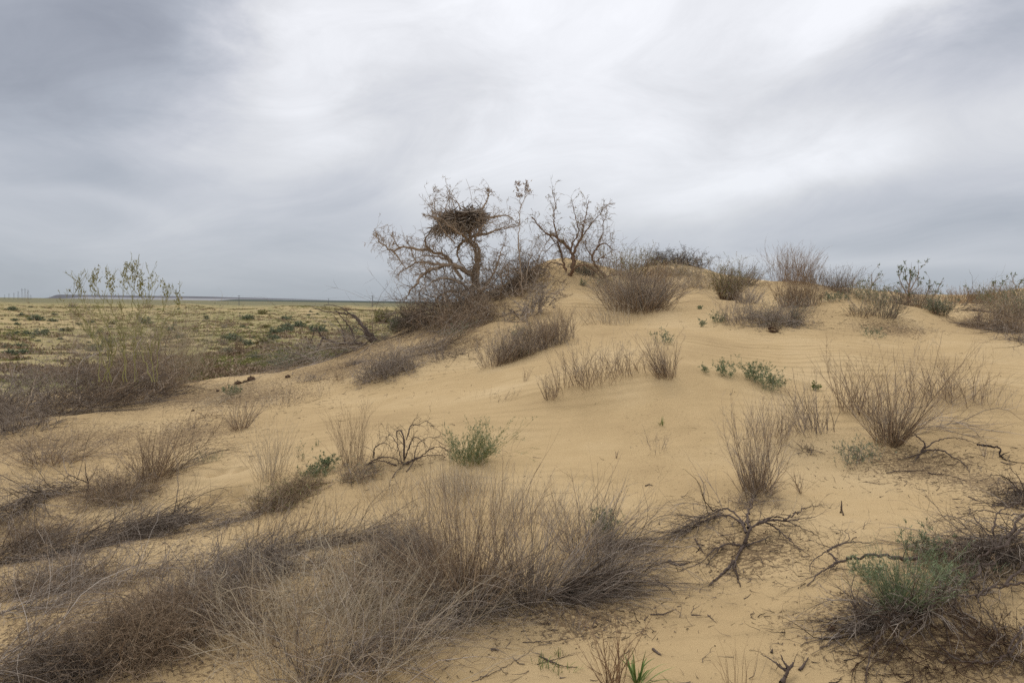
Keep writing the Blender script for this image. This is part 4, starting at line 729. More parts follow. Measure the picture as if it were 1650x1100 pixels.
deadwood('fallen_branch', 'dead twiggy branch sprawling right below largest dry bush', 'branch', [([(1485, 728, 2), (1490, 715, 14), (1475, 700, 22), (1460, 688, 26)], .012), ([(1485, 728, 1), (1510, 724, 6), (1535, 735, 4), (1555, 748, 2), (1562, 762, 0)], .012), ([(1485, 730, 1), (1465, 736, 2), (1445, 742, 1)], .01), ([(1490, 722, 6), (1515, 708, 10), (1545, 706, 8), (1580, 716, 4)], .009), ([(1480, 735, 1), (1474, 740, 0)], .012)], 'wood', 9, (.06, .25), tpal='grey')
for i, (lab, pts, r_) in enumerate([('long straight twig lying under the sprawling dead branch', [(1428, 762, 0), (1455, 758, 1), (1485, 757, 1), (1500, 748, 2)], .006), ('curved twig below long straight twig on right', [(1495, 762, 0), (1530, 766, 1), (1558, 776, 0)], .007), ('thin pale twig at middle right sand', [(1395, 776, 0), (1415, 779, .5), (1438, 778, 0)], .004),
                         ('short dark twig near black crooked stick', [(1535, 804, 0), (1550, 804, .5)], .005), ('forked twig near right edge on rippled sand', [(1560, 800, 0), (1575, 806, 1), (1590, 806, 0)], .006)]):
    deadwood('twig', lab, 'twig', [(pts, r_)], 'wood', 5, (.03, .1), lv2=.3)
deadwood('wooden_stub', 'short upright brown stub poking out of sand on right', 'stub', [([(1355, 826, 0), (1356, 815, 11), (1356, 806, 20)], .012), ([(1359, 830, 0), (1357, 820, 9)], .007)], 'wood', 0)

# ------------------------------------------------------------------ left-hand bushes
shrub('tangled_bush', 'tangle', 'huge grey tangled bush at left edge, nearest dense part', [(-30, 665), (30, 660), (90, 655)], 190, 105, 120, 'grey', 'bush', r=.008, tw=12, bw=.24)
shrub('tangled_bush', 'tangle', 'right part of the huge grey bush with dark branch core', [(150, 655), (200, 640), (245, 632)], 170, 105, 120, 'grey', 'bush', r=.008, tw=12, bw=.24)
shrub('brush_pile', 'mat', 'dark dead brush under the huge left bush', [(-60, 690), (60, 672), (170, 660), (270, 640)], 22, 36, 360, 'dark', 'brushwood', r=.004, tw=6)
shrub('brush_pile', 'tangle', 'dark low brush at left edge in front of huge bush', [(-20, 700), (50, 695)], 110, 40, 200, 'dark', 'brushwood', r=.004, tw=7, bw=.3)
shrub('tangled_bush', 'crooked', 'open pale crooked branches spreading above huge left bush', [(60, 650), (140, 640), (215, 630)], 150, 110, 40, 'grey', 'bush', r=.012, tw=10, bw=.4)
deadwood('tangled_bush', 'thick silvery bare limbs poking out of huge left bush', 'bush', [([(200, 650, 0), (215, 620, 30), (222, 590, 60), (215, 572, 78)], .02), ([(145, 660, 0), (120, 640, 20), (85, 625, 30), (60, 610, 40)], .014), ([(150, 655, 0), (175, 635, 25), (205, 620, 40), (250, 590, 60), (280, 570, 60)], .014), ([(148, 650, 0), (140, 610, 40), (128, 570, 70), (105, 540, 90)], .012), ([(30, 690, 0), (45, 650, 40), (60, 600, 80)], .012), ([(200, 650, 0), (250, 630, 20), (285, 600, 30), (300, 575, 40)], .012)], 'bark', 10, (.15, .5), tpal='grey')
lim = []
for (ub, ut, vt) in [(205, 128, 455), (205, 155, 432), (210, 150, 448), (210, 176, 440), (208, 202, 428), (215, 213, 425), (212, 226, 442), (215, 243, 440), (215, 264, 455), (215, 284, 472), (205, 122, 470), (200, 108, 478)]:
    m_ = (ub+ut)/2; dy_ = rng.normal()*.35; ub = ub*.45+ut*.55+rng.normal()*8; lim.append(([(ub, 615, dy_), (m_-7+14*rng.random(), 560, dy_), ((m_+ut)/2+rng.normal()*4, 515, dy_), (ut+rng.normal()*5, vt+30, dy_*.6), (ut, vt, .2)], .0095))
tam, _ = deadwood('tamarisk', 'tall yellow green tamarisk with bushy bud tips rising above left horizon', 'shrub', lim, 'olive', 9, (.10, .32), abs_y=11.2, wig=.07, upf=.2, lv2=2.0, ang=.4, leaf='olive', leafn=1.1, leafL=.03, clamp=False)
bt = []
for (ut, vt) in [(128, 455), (155, 436), (150, 450), (178, 444), (203, 432), (217, 430), (212, 436), (226, 446), (243, 444), (264, 458), (286, 474), (199, 445), (182, 455), (230, 460)]:
    for k in range(4): bt.append((ut+rng.normal()*2, vt+k*6, 8))
for i_b, (u, v, h_) in enumerate(bt):
    if i_b % 4 == 0: mb = MB()
    c = PT(u, v, 11.4); n_ = 15; B = c+rng.normal(size=(n_, 3))*[.025, .03, .035]; mb.leaf(B, rng.normal(size=(n_, 3))*.5+[0, 0, 1], np.full(n_, .05), np.full(n_, .008))
    if i_b % 4 == 3: mb.build('bud_cluster', MT['olive'], tam, tuple(tam.location))
shrub('feathery_shrub', 'wispy', 'yellowish feathery shrub filling middle of tamarisk', [(170, 610), (220, 605), (270, 600)], 200, 125, 300, 'straw', leaf='olive', leafn=.5, tw=7, bw=.4)
shrub('feathery_shrub', 'erect', 'straw orange wispy shrub right of the tamarisk', [(290, 608), (305, 606)], 84, 118, 70, 'straw', leaf='olive', leafn=.25, tw=6, bw=.25)
shrub('sage_shrub', 'tangle', 'green shrub behind right side of huge left bush', [(255, 625), (285, 612)], 70, 48, 120, 'grey', leaf='sage', leafn=1.2, tw=5, bw=.4)
shrub('dry_erect_bush', 'erect', 'neat upright dry bush on sand right of huge left bush', (386, 692), 92, 60, 90, 'brown', 'bush', tw=3, bw=.14, r=.003)
shrub('dry_erect_bush', 'wispy', 'thin spreading pale bush on slope beside neat upright bush', [(440, 655), (470, 652)], 86, 46, 60, 'grey', 'bush', tw=3, bw=.25)
shrub('green_herb', 'herb', 'green herb tuft on dry mat above neat upright bush', (376, 635), 24, 16, 60, 'green', 'herb', leaf='green', leafn=3, bw=.4)
shrub('brush_pile', 'mat', 'thin dry mat trailing left of green herb tuft', [(400, 632), (370, 642), (335, 655)], 8, 20, 60, 'straw', 'brushwood', tw=4)
shrub('dry_erect_bush', 'erect', 'low spreading bush below left edge dark brush', [(60, 748), (95, 746)], 150, 62, 130, 'brown', 'bush', tw=4, bw=.18, r=.0026)
shrub('brush_pile', 'mat', 'flat dry twigs either side of low left bush', [(10, 745), (80, 742), (150, 735)], 14, 40, 90, 'grey', 'brushwood', tw=4)
shrub('dry_erect_bush', 'erect', 'dark based upright fan bush, tallest among left bushes', [(240, 772), (262, 770)], 150, 95, 170, 'brown', 'bush', tw=3, bw=.12, r=.003)
shrub('brush_pile', 'mat', 'bundle of stems leaning right from upright fan bush', [(255, 770), (290, 755), (330, 738)], 8, 34, 110, 'dark', 'brushwood', tw=3)
shrub('tangled_bush', 'tangle', 'grey brown round tangle left of upright fan bush', [(160, 805), (210, 800)], 110, 70, 260, 'grey', 'bush', tw=7, bw=.3)
deadwood('dead_snag', 'small black dead snag with one bent arm among left bushes', 'dead branch', [([(141, 795, 0), (142, 780, 15), (139, 765, 30), (137, 745, 45)], .012), ([(141, 777, 18), (128, 772, 22), (110, 766, 26), (98, 782, 10)], .008), ([(141, 778, 16), (150, 765, 26), (158, 748, 36)], .006)], 'black', 6, (.05, .2))
shrub('brush_pile', 'mat', 'thick dark bundle of brush curving down to left edge', [(150, 790), (90, 798), (30, 825), (-40, 860)], 12, 44, 420, 'dark', 'brushwood', r=.003, tw=4)
shrub('brush_pile', 'mat', 'long dark brush ridge under upright fan bush, running right', [(-40, 915), (60, 900), (150, 880), (220, 860), (300, 838)], 18, 40, 520, 'dark', 'brushwood', r=.003, tw=4)
shrub('brush_pile', 'tangle', 'grey tangled heap on top of long dark brush ridge', [(190, 860), (250, 850), (290, 845)], 90, 40, 200, 'grey', 'brushwood', tw=6, bw=.3)
shrub('tangled_bush', 'tangle', 'pale grey tangled bush hanging over left edge ridge', [(40, 880), (80, 870)], 110, 64, 220, 'grey', 'bush', tw=6, bw=.25)
shrub('tangled_bush', 'tangle', 'wide brown twiggy bush at left edge below brush ridge', [(0, 960), (80, 945), (150, 930)], 150, 56, 380, 'brown', 'bush', tw=6, bw=.3)
shrub('brush_pile', 'mat', 'flattened straw litter on sand at lower left', [(-30, 1000), (80, 980), (180, 950), (260, 920)], 30, 40, 340, 'grey', 'brushwood', tw=4)
shrub('tangled_bush', 'tangle', 'dark small bush in the bottom left corner', [(90, 1085), (125, 1080)], 150, 90, 240, 'dark', 'bush', tw=6, bw=.2)
shrub('tangled_bush', 'tangle', 'brown bushy tangle between corner bush and central tangle', [(190, 1060), (250, 1040)], 170, 110, 420, 'brown', 'bush', tw=7, bw=.25)
shrub('brush_pile', 'mat', 'blue grey dry stems at the very bottom left edge', [(-60, 1100), (20, 1080), (60, 1060)], 30, 60, 160, 'grey', 'brushwood', tw=4)

# the big central tangle
shrub('tangled_bush', 'tangle', 'dense dark heart of the big central tangle', [(290, 985), (350, 950), (420, 930), (490, 915)], 170, 66, 560, 'dark', 'bush', r=.0024, tw=6, bw=.28)
shrub('brush_pile', 'mat', 'dark matted ridge along top of central tangle', [(320, 930), (400, 905), (490, 885), (590, 870)], 20, 34, 440, 'dark', 'brushwood', tw=5)
shrub('tangled_bush', 'tangle', 'greyish mass at left side of the central tangle', [(230, 1010), (300, 1000), (380, 1000)], 190, 100, 420, 'grey', 'bush', r=.0026, tw=6, bw=.28)
shrub('arching_bush', 'wispy', 'pale arching stems fanning out of the bottom centre tangle', [(470, 1110), (530, 1112), (590, 1105)], 640, 270, 190, 'straw', 'bush', tw=6, bw=.2, r=.0030)
shrub('arching_bush', 'tangle', 'pale wiry stems low over the bottom of the central tangle', [(520, 1090), (600, 1080)], 420, 170, 90, 'grey', 'bush', tw=6, bw=.2, r=.0028)
shrub('arching_bush', 'tangle', 'thin looping pale twigs over the central tangle', [(420, 1000), (500, 1010), (560, 990)], 320, 150, 130, 'straw', 'bush', tw=6, bw=.3, r=.0026)
shrub('dry_erect_bush', 'wispy', 'thin upright stems standing behind dark matted ridge', [(400, 880), (470, 870), (540, 862)], 90, 90, 150, 'brown', 'bush', tw=3, bw=.5)
shrub('brush_pile', 'mat', 'grey stems sweeping right out of the bottom tangle', [(480, 1110), (580, 1070), (680, 1030), (770, 995)], 26, 60, 420, 'grey', 'brushwood', r=.002, tw=3)
shrub('brush_pile', 'mat', 'straw coloured flattened litter between central tangle and tall bush', [(520, 960), (600, 990), (690, 1000)], 36, 40, 360, 'straw', 'brushwood', tw=4)
shrub('dense_bush', 'tangle', 'dark domed bush left of the tall central bush', [(640, 900), (670, 905)], 130, 66, 460, 'dark', 'bush', tw=7, bw=.25)
shrub('tangled_bush', 'tangle', 'grey twig mass under the dark domed bush', [(560, 930), (640, 945), (700, 950)], 150, 64, 520, 'grey', 'bush', tw=6, bw=.3)
shrub('dry_erect_bush', 'erect', 'tall upright central bush with densest dark base', [(735, 966), (770, 968)], 330, 200, 330, 'brown', 'bush', tw=3.2, bw=.13, r=.0026)
shrub('dense_bush', 'tangle', 'short dark twigs packed round base of tall central bush', [(700, 962), (760, 970), (800, 968)], 130, 42, 300, 'dark', 'bush', tw=5, bw=.3)
shrub('dry_erect_bush', 'erect', 'grey upright bush joined to right of tall central bush', (852, 972), 190, 180, 170, 'grey', 'bush', tw=4, bw=.1, r=.0024)
shrub('brush_pile', 'mat', 'long bundle of dark stems lying right of tall central bush', [(870, 972), (930, 960), (985, 945)], 22, 56, 480, 'dark', 'brushwood', r=.0026, tw=3)
shrub('brush_pile', 'mat', 'pale thin stems leaning over the dark stem bundle', [(880, 955), (920, 930), (975, 900)], 14, 60, 130, 'grey', 'brushwood', r=.002, tw=3)
shrub('dry_erect_bush', 'erect', 'thin bush right of centre with green herb inside', [(940, 893), (960, 890)], 180, 120, 130, 'grey', 'bush', tw=4, bw=.2)
shrub('green_herb', 'herb', 'green feathery herb inside the thin bush right of centre', [(966, 862), (984, 860)], 50, 50, 70, 'green', 'herb', leaf='green', leafn=2.5, bw=.25)
shrub('brush_pile', 'mat', 'small dark mat at right foot of thin bush', [(960, 885), (1020, 882)], 10, 30, 110, 'dark', 'brushwood', tw=4)
shrub('dry_grass_tuft', 'wispy', 'fine straw grass veil on slope behind the central bushes', [(640, 850), (720, 842), (820, 845), (900, 860)], 110, 90, 420, 'straw', 'grass', tw=2, bw=.6)
shrub('dry_grass_tuft', 'wispy', 'straw grass clump directly under the round green shrub', [(700, 790), (745, 800), (780, 790)], 70, 52, 320, 'straw', 'grass', tw=3, bw=.5)
shrub('dry_grass_tuft', 'wispy', 'thin straw grass trailing left of round green shrub', [(600, 800), (650, 795)], 70, 46, 120, 'straw', 'grass', tw=3, bw=.5)

# upper middle row
shrub('dry_erect_bush', 'wispy', 'pale brown upright bush left of green herb row', [(425, 772), (450, 770)], 100, 110, 110, 'straw', 'bush', tw=3, bw=.2)
shrub('dry_erect_bush', 'wispy', 'tall wispy bush right of the leafy green sprig', [(558, 752), (575, 750)], 64, 110, 100, 'brown', 'bush', tw=3, bw=.25)
shrub('dense_bush', 'tangle', 'low grey shrub at foot of tall wispy bush', [(565, 770), (590, 768)], 50, 44, 110, 'grey', 'bush', leaf='sage', leafn=.3, tw=6, bw=.4)
shrub('green_herb', 'herb', 'leafy bright green sprig left of tall wispy bush', (524, 756), 30, 30, 34, 'green', 'herb', leaf='green', leafn=6, bw=.2)
shrub('green_herb', 'herb', 'low leafy green herb left of bright sprig', [(500, 768), (520, 766)], 34, 24, 50, 'green', 'herb', leaf='green', leafn=4, bw=.4)
shrub('green_herb', 'herb', 'tall pale herb stalk above the olive bush', (484, 742), 16, 30, 12, 'brown', 'herb', leaf='green', leafn=1)
shrub('green_herb', 'blade', 'tiny three leaved sprout on bare sand', (511, 718), 12, 12, 10, 'green', 'herb')
shrub('leafy_shrub', 'tangle', 'olive brown low bush under leafy green sprig', [(430, 822), (460, 805), (500, 780)], 70, 44, 320, 'brown', 'bush', leaf='olive', leafn=.8, tw=6, bw=.3)
shrub('brush_pile', 'mat', 'thin dry twig trail left of the olive bush', [(470, 800), (420, 828), (360, 845)], 8, 24, 140, 'grey', 'brushwood', tw=4)
shrub('leafy_shrub', 'erect', 'round fresh green shrub right of the dead branch tangle', [(742, 745), (765, 748)], 88, 62, 150, 'olive', leaf='green', leafn=2.2, tw=5, bw=.24)
deadwood('dead_branch_tangle', 'arching dead branch tangle left of round green shrub', 'dead branch', [
    ([(590, 750, 0), (605, 740, 8), (622, 736, 12), (640, 740, 10), (650, 745, 2)], .012), ([(602, 738, 8), (604, 722, 22), (615, 714, 28), (626, 716, 26), (632, 726, 16)], .009), ([(651, 742, 2), (651, 720, 24), (650, 702, 40), (644, 693, 46), (638, 698, 40), (641, 708, 30)], .014), ([(652, 740, 2), (660, 718, 24), (668, 704, 38), (680, 710, 34), (690, 720, 26)], .010),
    ([(655, 708, 34), (662, 686, 50), (675, 684, 50), (688, 678, 54), (700, 690, 44)], .008), ([(650, 748, 0), (675, 738, 10), (695, 722, 22), (712, 720, 22), (722, 728, 12)], .011), ([(640, 750, 0), (625, 745, 6), (610, 742, 8), (593, 748, 2)], .010), ([(655, 745, 2), (680, 735, 10), (705, 733, 6), (718, 736, 3)], .009), ([(650, 750, 0), (646, 740, 8), (640, 716, 30), (628, 700, 40), (622, 708, 32)], .008),
    ([(655, 760, 0), (665, 745, 6), (670, 725, 22), (676, 712, 30), (694, 704, 34), (715, 716, 24)], .008), ([(632, 770, 0), (640, 758, 4), (652, 750, 4)], .008)], 'wood', 34, (.06, .28), tpal='wood', wig=.25, ang=.7)

# ------------------------------------------------------------------ right: dead root tangle
deadwood('dead_root_tangle', 'dead root with thick dark stub and arms spread over the sand', 'dead root', [
    ([(1199, 880, 0), (1203, 866, 12), (1208, 853, 22), (1217, 845, 22), (1232, 836, 22)], .018), ([(1217, 845, 20), (1240, 838, 20), (1262, 838, 12), (1290, 836, 6), (1314, 832, 3)], .012), ([(1232, 840, 18), (1250, 850, 12), (1275, 872, 4), (1304, 895, 0)], .009), ([(1222, 842, 18), (1250, 832, 20), (1275, 842, 8), (1318, 862, 1)], .008), ([(1205, 850, 12), (1206, 825, 14), (1212, 805, 8), (1220, 795, 2)], .012),
    ([(1203, 858, 8), (1195, 842, 12), (1178, 832, 12), (1155, 830, 12), (1135, 838, 8), (1110, 852, 4), (1084, 870, 1)], .012), ([(1200, 845, 10), (1175, 820, 16), (1150, 826, 14), (1120, 840, 6), (1090, 862, 1)], .010), ([(1198, 880, 1), (1180, 876, 6), (1165, 878, 7), (1150, 895, 3), (1138, 912, 0)], .010), ([(1165, 880, 6), (1150, 885, 6), (1130, 905, 1), (1100, 918, 0)], .006),
    ([(1198, 878, 1), (1190, 892, 3), (1183, 912, 3), (1188, 930, 1), (1192, 946, 0)], .012), ([(1182, 905, 2), (1168, 920, 2), (1152, 934, 1), (1141, 946, 0)], .014), ([(1198, 880, 1), (1215, 874, 3), (1232, 868, 4), (1240, 862, 6)], .010), ([(1120, 868, 1), (1128, 882, 1), (1135, 893, 0)], .008), ([(1262, 838, 10), (1280, 826, 8), (1300, 818, 4), (1325, 812, 2)], .007)],
    'wood', 26, (.06, .3), tpal='dark', wig=.22, ang=.55)
shrub('brush_pile', 'mat', 'bundle of dead stems pointing left out of the root tangle', [(1165, 825), (1130, 845), (1095, 866)], 8, 34, 130, 'dark', 'brushwood', tw=3, r=.003)
shrub('brush_pile', 'tangle', 'grey fine twigs in middle of the root tangle', [(1190, 815), (1215, 810), (1260, 818)], 70, 26, 70, 'grey', 'brushwood', tw=5, r=.002)
deadwood('wood_chip', 'flat pointed strip of bark alone on sand', 'bark strip', [([(1077, 905, 0), (1088, 909, 1), (1100, 909, 1), (1115, 905, 0)], .014)], 'wood', 0)
for lab, pts, r_, tw_ in [('curved brown stick with knob lying right of dark stem bundle', [(1056, 934, 0), (1068, 940, 1), (1079, 948, 1), (1087, 959, 0)], .006, 1), ('forked twig litter lying below curved brown stick', [(1048, 990, 0), (1070, 988, 1), (1090, 980, 1)], .006, 16), ('small dark twig knot on sand below bark strip', [(1114, 991, 0), (1122, 990, 1), (1130, 992, 0)], .006, 14), ('thin twig right of small dark twig knot', [(1140, 990, 0), (1147, 996, 1), (1155, 1004, 0)], .004, 6),
                          ('tiny straight twig below root tangle', [(1199, 965, 0), (1205, 961, .5), (1210, 956, 0)], .004, 0), ('short pointed twig near bottom at left of thin stems', [(1052, 1046, 0), (1060, 1052, 1), (1066, 1056, 0)], .008, 6), ('brown chip above the feathery right bush tip', [(1613, 744, 0), (1628, 748, 1), (1640, 746, 0)], .006, 2),
                          ('dark clump of bark chips low on central sand', [(791, 1047, 0), (798, 1045, 2), (804, 1049, 0)], .010, 10), ('small chip on slope above medium brown bush', [(1040, 783, 0), (1046, 780, 1), (1052, 783, 0)], .008, 2), ('short dark stick leaning left of medium brown bush', [(1097, 800, 0), (1104, 798, 4), (1112, 788, 10)], .004, 5),
                          ('long thin stick lying on sand left of bottom stems', [(865, 1070, 0), (900, 1060, 1), (935, 1050, 1)], .003, 2), ('curved dark stick among bottom green sprouts', [(870, 1057, 0), (890, 1066, 2), (905, 1072, 2), (930, 1075, 0)], .006, 3), ('pale dry stem lying across lower middle sand', [(842, 1035, 0), (900, 1031, 1), (960, 1020, 1)], .003, 2),
                          ('slim dry stem stretching toward bottom centre', [(760, 1098, 0), (820, 1070, 1), (870, 1036, 1)], .003, 2), ('dark twig at left margin of right heap', [(1338, 912, 0), (1350, 905, 1), (1362, 906, 0)], .006, 8), ('broken brown stick below right heap tip', [(1288, 1080, 0), (1297, 1068, 2), (1303, 1058, 3)], .009, 2), ('small twig stub beside broken driftwood', [(1243, 1052, 0), (1245, 1044, 4)], .008, 2)]:
    deadwood('twig', lab, 'twig', [(pts, r_)], 'wood', tw_, (.03, .09), lv2=.5)
deadwood('driftwood', 'gnarled dark driftwood standing at bottom right of centre', 'driftwood', [([(1258, 1102, 0), (1266, 1088, 8), (1270, 1076, 16), (1263, 1066, 20), (1258, 1054, 28)], .013), ([(1268, 1080, 12), (1258, 1074, 12), (1248, 1066, 12), (1236, 1058, 10), (1226, 1053, 8)], .008), ([(1268, 1078, 12), (1276, 1072, 12), (1278, 1066, 14)], .012)], 'wood', 14, (.03, .1), ang=.8)
def clod(label, u, v, rm):
    rm *= .6
    p, _ = cast(u, v); c = p[0]; a_, b_ = np.meshgrid(np.linspace(0, 2*math.pi, 14, endpoint=False), np.linspace(0, math.pi, 9)); i_ = np.arange(9*14).reshape(9, 14); nx_ = np.roll(i_, -1, 1); rr_ = 1+.25*rng.normal(size=a_.shape)*np.sin(b_)
    V = np.stack([np.sin(b_)*np.cos(a_)*rr_, .8*np.sin(b_)*np.sin(a_)*rr_, .65*np.cos(b_)*rr_+.3], -1)*rm; mb = MB(); mb.raw(V.reshape(-1, 3)+c, np.stack([i_[:-1], i_[1:], nx_[1:], nx_[:-1]], -1).reshape(-1, 4))
    B = V.reshape(-1, 3)[rng.integers(0, 126, 60)]+c; P = strands(B, rng.normal(size=(60, 3)), rm*.5*np.ones(60), 4, .2); mb.tube(P, taper(P, np.full(60, .05*rm+.0006))); o = mb.build('clod', MT['clod'], None, tuple(c)); tag(o, label, 'clod', 'dark clods on the sand')
for q in [('dark round clod left of bottom edge of right heap', 1340, 1014, .03), ('larger dark clod on dune rim above neat upright bush', 405, 613, .13), ('left dark clod in pair on dune rim', 384, 619, .11), ('small dark clod at end of branch on dune rim', 464, 608, .08), ('small clod between the pair on rim', 395, 616, .07), ('little brown clod near trail left of neat upright bush', 351, 630, .05), ('small brown clod on sand above low left bush', 311, 662, .04), ('tiny clod right of the corner of flat dry mat', 300, 823, .02), ('tiny clod beside the other tiny clod near brush ridge', 307, 822, .018)]: clod(*q)
shrub('trailing_vine', 'mat', 'dead creeping stem joining clods along dune rim', [(470, 606), (440, 600), (410, 612)], 4, 14, 30, 'dark', 'twigs', tw=4)

# lower right heap
deadwood('dead_branch_heap', 'heap of curved dead branches filling lower right corner', 'dead branch', [
    ([(1480, 898, 20), (1450, 900, 20), (1420, 893, 26), (1385, 896, 22), (1362, 902, 14), (1342, 910, 8), (1318, 926, 3), (1300, 945, 0)], .014), ([(1350, 906, 10), (1340, 893, 18), (1331, 888, 20)], .009), ([(1333, 887, 20), (1350, 878, 20), (1375, 873, 16), (1404, 876, 10)], .008), ([(1331, 888, 20), (1308, 905, 12), (1306, 922, 5), (1322, 926, 3)], .004), ([(1345, 880, 10), (1368, 868, 14), (1360, 855, 10), (1340, 852, 2)], .004),
    ([(1660, 820, 20), (1625, 860, 26), (1600, 886, 30), (1570, 880, 34), (1540, 878, 34), (1505, 884, 28), (1470, 896, 22)], .012), ([(1660, 850, 20), (1610, 880, 30), (1560, 905, 30), (1520, 925, 24), (1490, 950, 18), (1455, 975, 14), (1410, 995, 8), (1345, 1022, 1), (1290, 1042, 0)], .010), ([(1660, 870, 10), (1600, 905, 20), (1560, 930, 20), (1510, 970, 18), (1470, 985, 12), (1400, 1010, 4), (1320, 1045, 0)], .012),
    ([(1605, 885, 30), (1590, 858, 44), (1570, 835, 50), (1560, 815, 50)], .007), ([(1607, 884, 30), (1600, 850, 50), (1610, 825, 60), (1640, 810, 60), (1665, 800, 60)], .007), ([(1660, 828, 30), (1620, 828, 40), (1580, 822, 40), (1558, 830, 30), (1535, 836, 20)], .006), ([(1660, 905, 10), (1600, 950, 14), (1540, 960, 18), (1490, 975, 14)], .010), ([(1660, 940, 10), (1600, 945, 20), (1575, 965, 16), (1600, 1000, 10), (1612, 1035, 2)], .008),
    ([(1670, 990, 30), (1650, 1025, 20), (1620, 1055, 14), (1580, 1068, 10), (1545, 1062, 8), (1515, 1040, 6), (1495, 1015, 6), (1490, 1000, 6)], .009), ([(1665, 1000, 40), (1640, 1020, 30), (1625, 1050, 20), (1645, 1065, 14), (1668, 1060, 14)], .008), ([(1500, 975, 12), (1450, 995, 14), (1420, 1020, 14), (1400, 1060, 6), (1395, 1105, 2)], .010), ([(1510, 970, 12), (1470, 1010, 14), (1445, 1045, 8), (1425, 1080, 4)], .008), ([(1410, 995, 8), (1380, 970, 22), (1372, 950, 34), (1378, 925, 44)], .007), ([(1385, 1000, 6), (1375, 975, 20), (1360, 960, 24)], .007), ([(1395, 1010, 6), (1385, 985, 24), (1370, 960, 40), (1368, 940, 40)], .005),
    ([(1600, 885, 30), (1560, 868, 40), (1530, 862, 36), (1500, 865, 30)], .006)],
    'wood', 18, (.06, .35), tpal='dark', wig=.24, ang=.6, lv2=1.6)
shrub('brush_pile', 'mat', 'dark brush bundle sweeping down left in lower right heap', [(1660, 880), (1590, 925), (1520, 968), (1460, 992), (1385, 1012)], 16, 36, 300, 'dark', 'brushwood', r=.003, tw=5)
shrub('brush_pile', 'mat', 'grey twig bundle at the right edge above heap', [(1670, 860), (1600, 880), (1530, 905)], 18, 46, 240, 'grey', 'brushwood', r=.0026, tw=4)
shrub('brush_pile', 'tangle', 'dark twig mass at right edge of heap', [(1570, 915), (1620, 900), (1665, 895)], 120, 42, 200, 'dark', 'brushwood', tw=6, bw=.3)
shrub('brush_pile', 'tangle', 'dark fine twigs inside left end of the heap', [(1395, 992), (1430, 992)], 70, 40, 70, 'dark', 'brushwood', tw=6, bw=.3)
shrub('brush_pile', 'mat', 'coarse bark litter and twigs at bottom right', [(1670, 1050), (1580, 1030), (1500, 1050), (1430, 1085)], 60, 24, 420, 'clod', 'brushwood', tw=4)
shrub('brush_pile', 'crooked', 'grey bare twigs standing in middle of the right heap', [(1540, 960), (1600, 950)], 150, 70, 12, 'grey', 'brushwood', tw=8, r=.004, bw=.4)
shrub('brush_pile', 'crooked', 'dark gnarled twigs at the lower right corner', [(1580, 1040), (1640, 1030)], 160, 70, 12, 'dark', 'brushwood', tw=8, r=.005, bw=.4)
shrub('brush_pile', 'tangle', 'dark bare twigs against right edge above the heap', [(1640, 815), (1668, 810)], 90, 60, 90, 'dark', 'brushwood', tw=5, r=.004, bw=.25)
shrub('dry_erect_bush', 'tangle', 'small black stemmed bush cut by the right edge', (1655, 800), 60, 70, 40, 'black', 'bush', tw=4, r=.005)
shrub('green_rush', 'erect', 'big green rush like tuft growing from the lower right heap', [(1440, 972), (1462, 974)], 150, 100, 200, 'green', 'herb', leaf='green', leafn=.25, tw=2, bw=.16, r=.0022)
shrub('green_herb', 'herb', 'tall feathery green herb behind the rush tuft', [(1480, 905), (1500, 902)], 70, 66, 44, 'brown', 'herb', leaf='green', leafn=4, bw=.25)
shrub('green_herb', 'herb', 'sprawling green stems right of the rush tuft', [(1500, 960), (1530, 945), (1550, 925)], 70, 56, 80, 'green', 'herb', leaf='green', leafn=2, bw=.3)
shrub('green_herb', 'herb', 'thin green stems at left of the rush tuft', [(1385, 925), (1410, 940)], 50, 40, 50, 'green', 'herb', leaf='green', leafn=1.5, bw=.3)
shrub('green_herb', 'blade', 'little green blade tuft deep in right heap', (1607, 925), 36, 26, 22, 'green', 'herb')
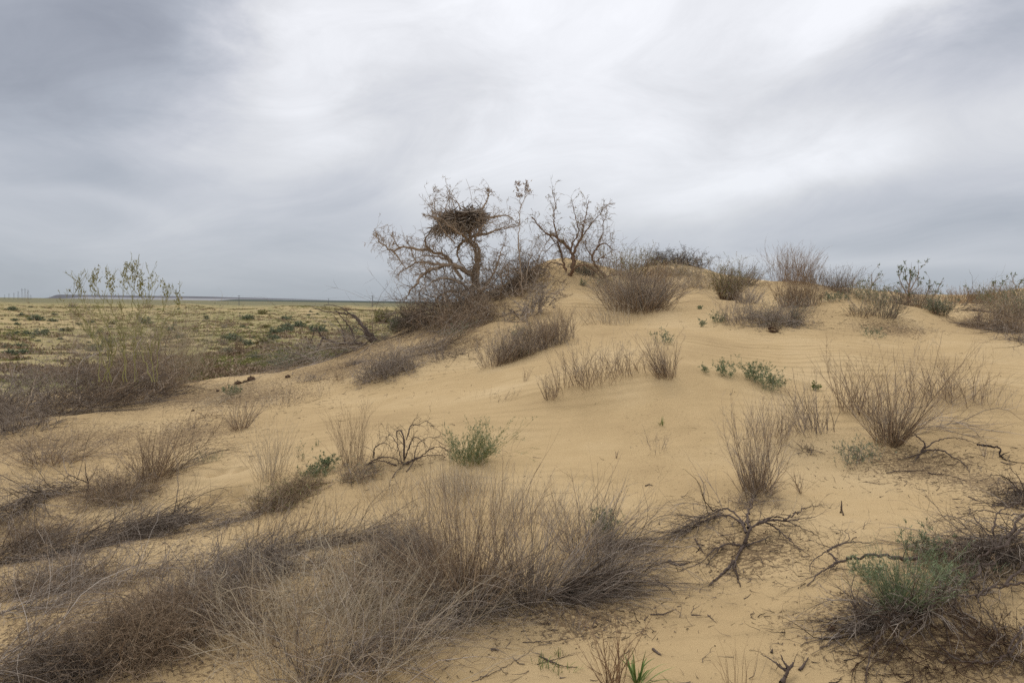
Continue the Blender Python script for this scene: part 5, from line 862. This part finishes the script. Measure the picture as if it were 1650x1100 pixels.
# bottom centre
shrub('dry_erect_bush', 'erect', 'reddish upright stems at bottom centre with sand behind', [(980, 1104), (992, 1106)], 110, 150, 34, 'red', 'bush', tw=4, bw=.12, r=.0026)
shrub('thin_stalks', 'wispy', 'few straight thin stalks left of bottom driftwood', [(1172, 1108), (1182, 1104)], 30, 90, 9, 'red', 'stalks', tw=1.5, bw=.4, r=.002)
shrub('thin_stalks', 'wispy', 'pair of taller thin stalks nearest the driftwood', [(1196, 1104), (1206, 1102)], 20, 100, 6, 'red', 'stalks', tw=1, bw=.4, r=.002)
shrub('grass_tuft', 'blade', 'bright green grass tuft with broad blades at bottom', (1028, 1100), 90, 52, 26, 'grass', 'grass', r=.0035, bw=.06)
shrub('grass_tuft', 'blade', 'thin green grass sprouts left of bottom stems', [(870, 1065), (890, 1080), (925, 1080)], 30, 22, 40, 'grass', 'grass', r=.0016, bw=.5)
shrub('grass_tuft', 'blade', 'small green sprout above bottom stems', (902, 1055), 26, 22, 16, 'grass', 'grass', r=.0014, bw=.3)
shrub('twig_plant', 'wispy', 'sparse grey twigs on sand above bottom stems', [(900, 1020), (960, 1012)], 40, 50, 26, 'grey', 'twig plant', tw=3, bw=.5)
shrub('twig_plant', 'wispy', 'hair thin dry stems on sand left of driftwood', [(1230, 1095), (1240, 1090)], 30, 60, 6, 'straw', 'stalks', tw=1, bw=.4, r=.0014)
shrub('twig_plant', 'blade', 'v shaped twig pair on sand face centre', (994, 738), 10, 16, 6, 'brown', 'twig plant')
shrub('twig_plant', 'erect', 'thin weeds above the footprints on left slope', [(330, 745), (345, 742)], 30, 22, 20, 'green', 'herb', tw=3, bw=.4)

# ------------------------------------------------------------------ loose litter: bits of twig lying all over the sand (nobody could count it)
Bs = []
for (u, v, su, sv) in LIT:
    m_ = int(su*2.6); uu = u+rng.normal(size=m_)*su*.6; vv = v+rng.normal(size=m_)*sv*.7; ok = (vv > 500) & (vv < 1180); Bs.append(np.stack([uu[ok], vv[ok]], -1))
m_ = 700; Bs.append(np.stack([rng.random(m_)*1750-50, 520+rng.random(m_)**.7*600], -1)); Bs = np.concatenate(Bs); P0, fd = cast(Bs[:, 0], Bs[:, 1]); P0 = P0[(P0[:, 1] < 18)]
n = len(P0); D = rng.normal(size=(n, 3))*[1, .8, .12]+[0, 0, .05]; L = (.01+.09*rng.random(n)**2.4)*(1+P0[:, 1]*.06); P = clampz(strands(P0+[0, 0, .004], D, L, 5, .22), .002)
mb = MB(); mb.tube(P, taper(P, (.0008+.0020*rng.random(n)**2.5)*(1+P0[:, 1]*.06))); o = mb.build('twig_litter', MT['wood']); tag(o, 'loose bits of dry twig and bark strewn over the sand', 'litter', kind='stuff')
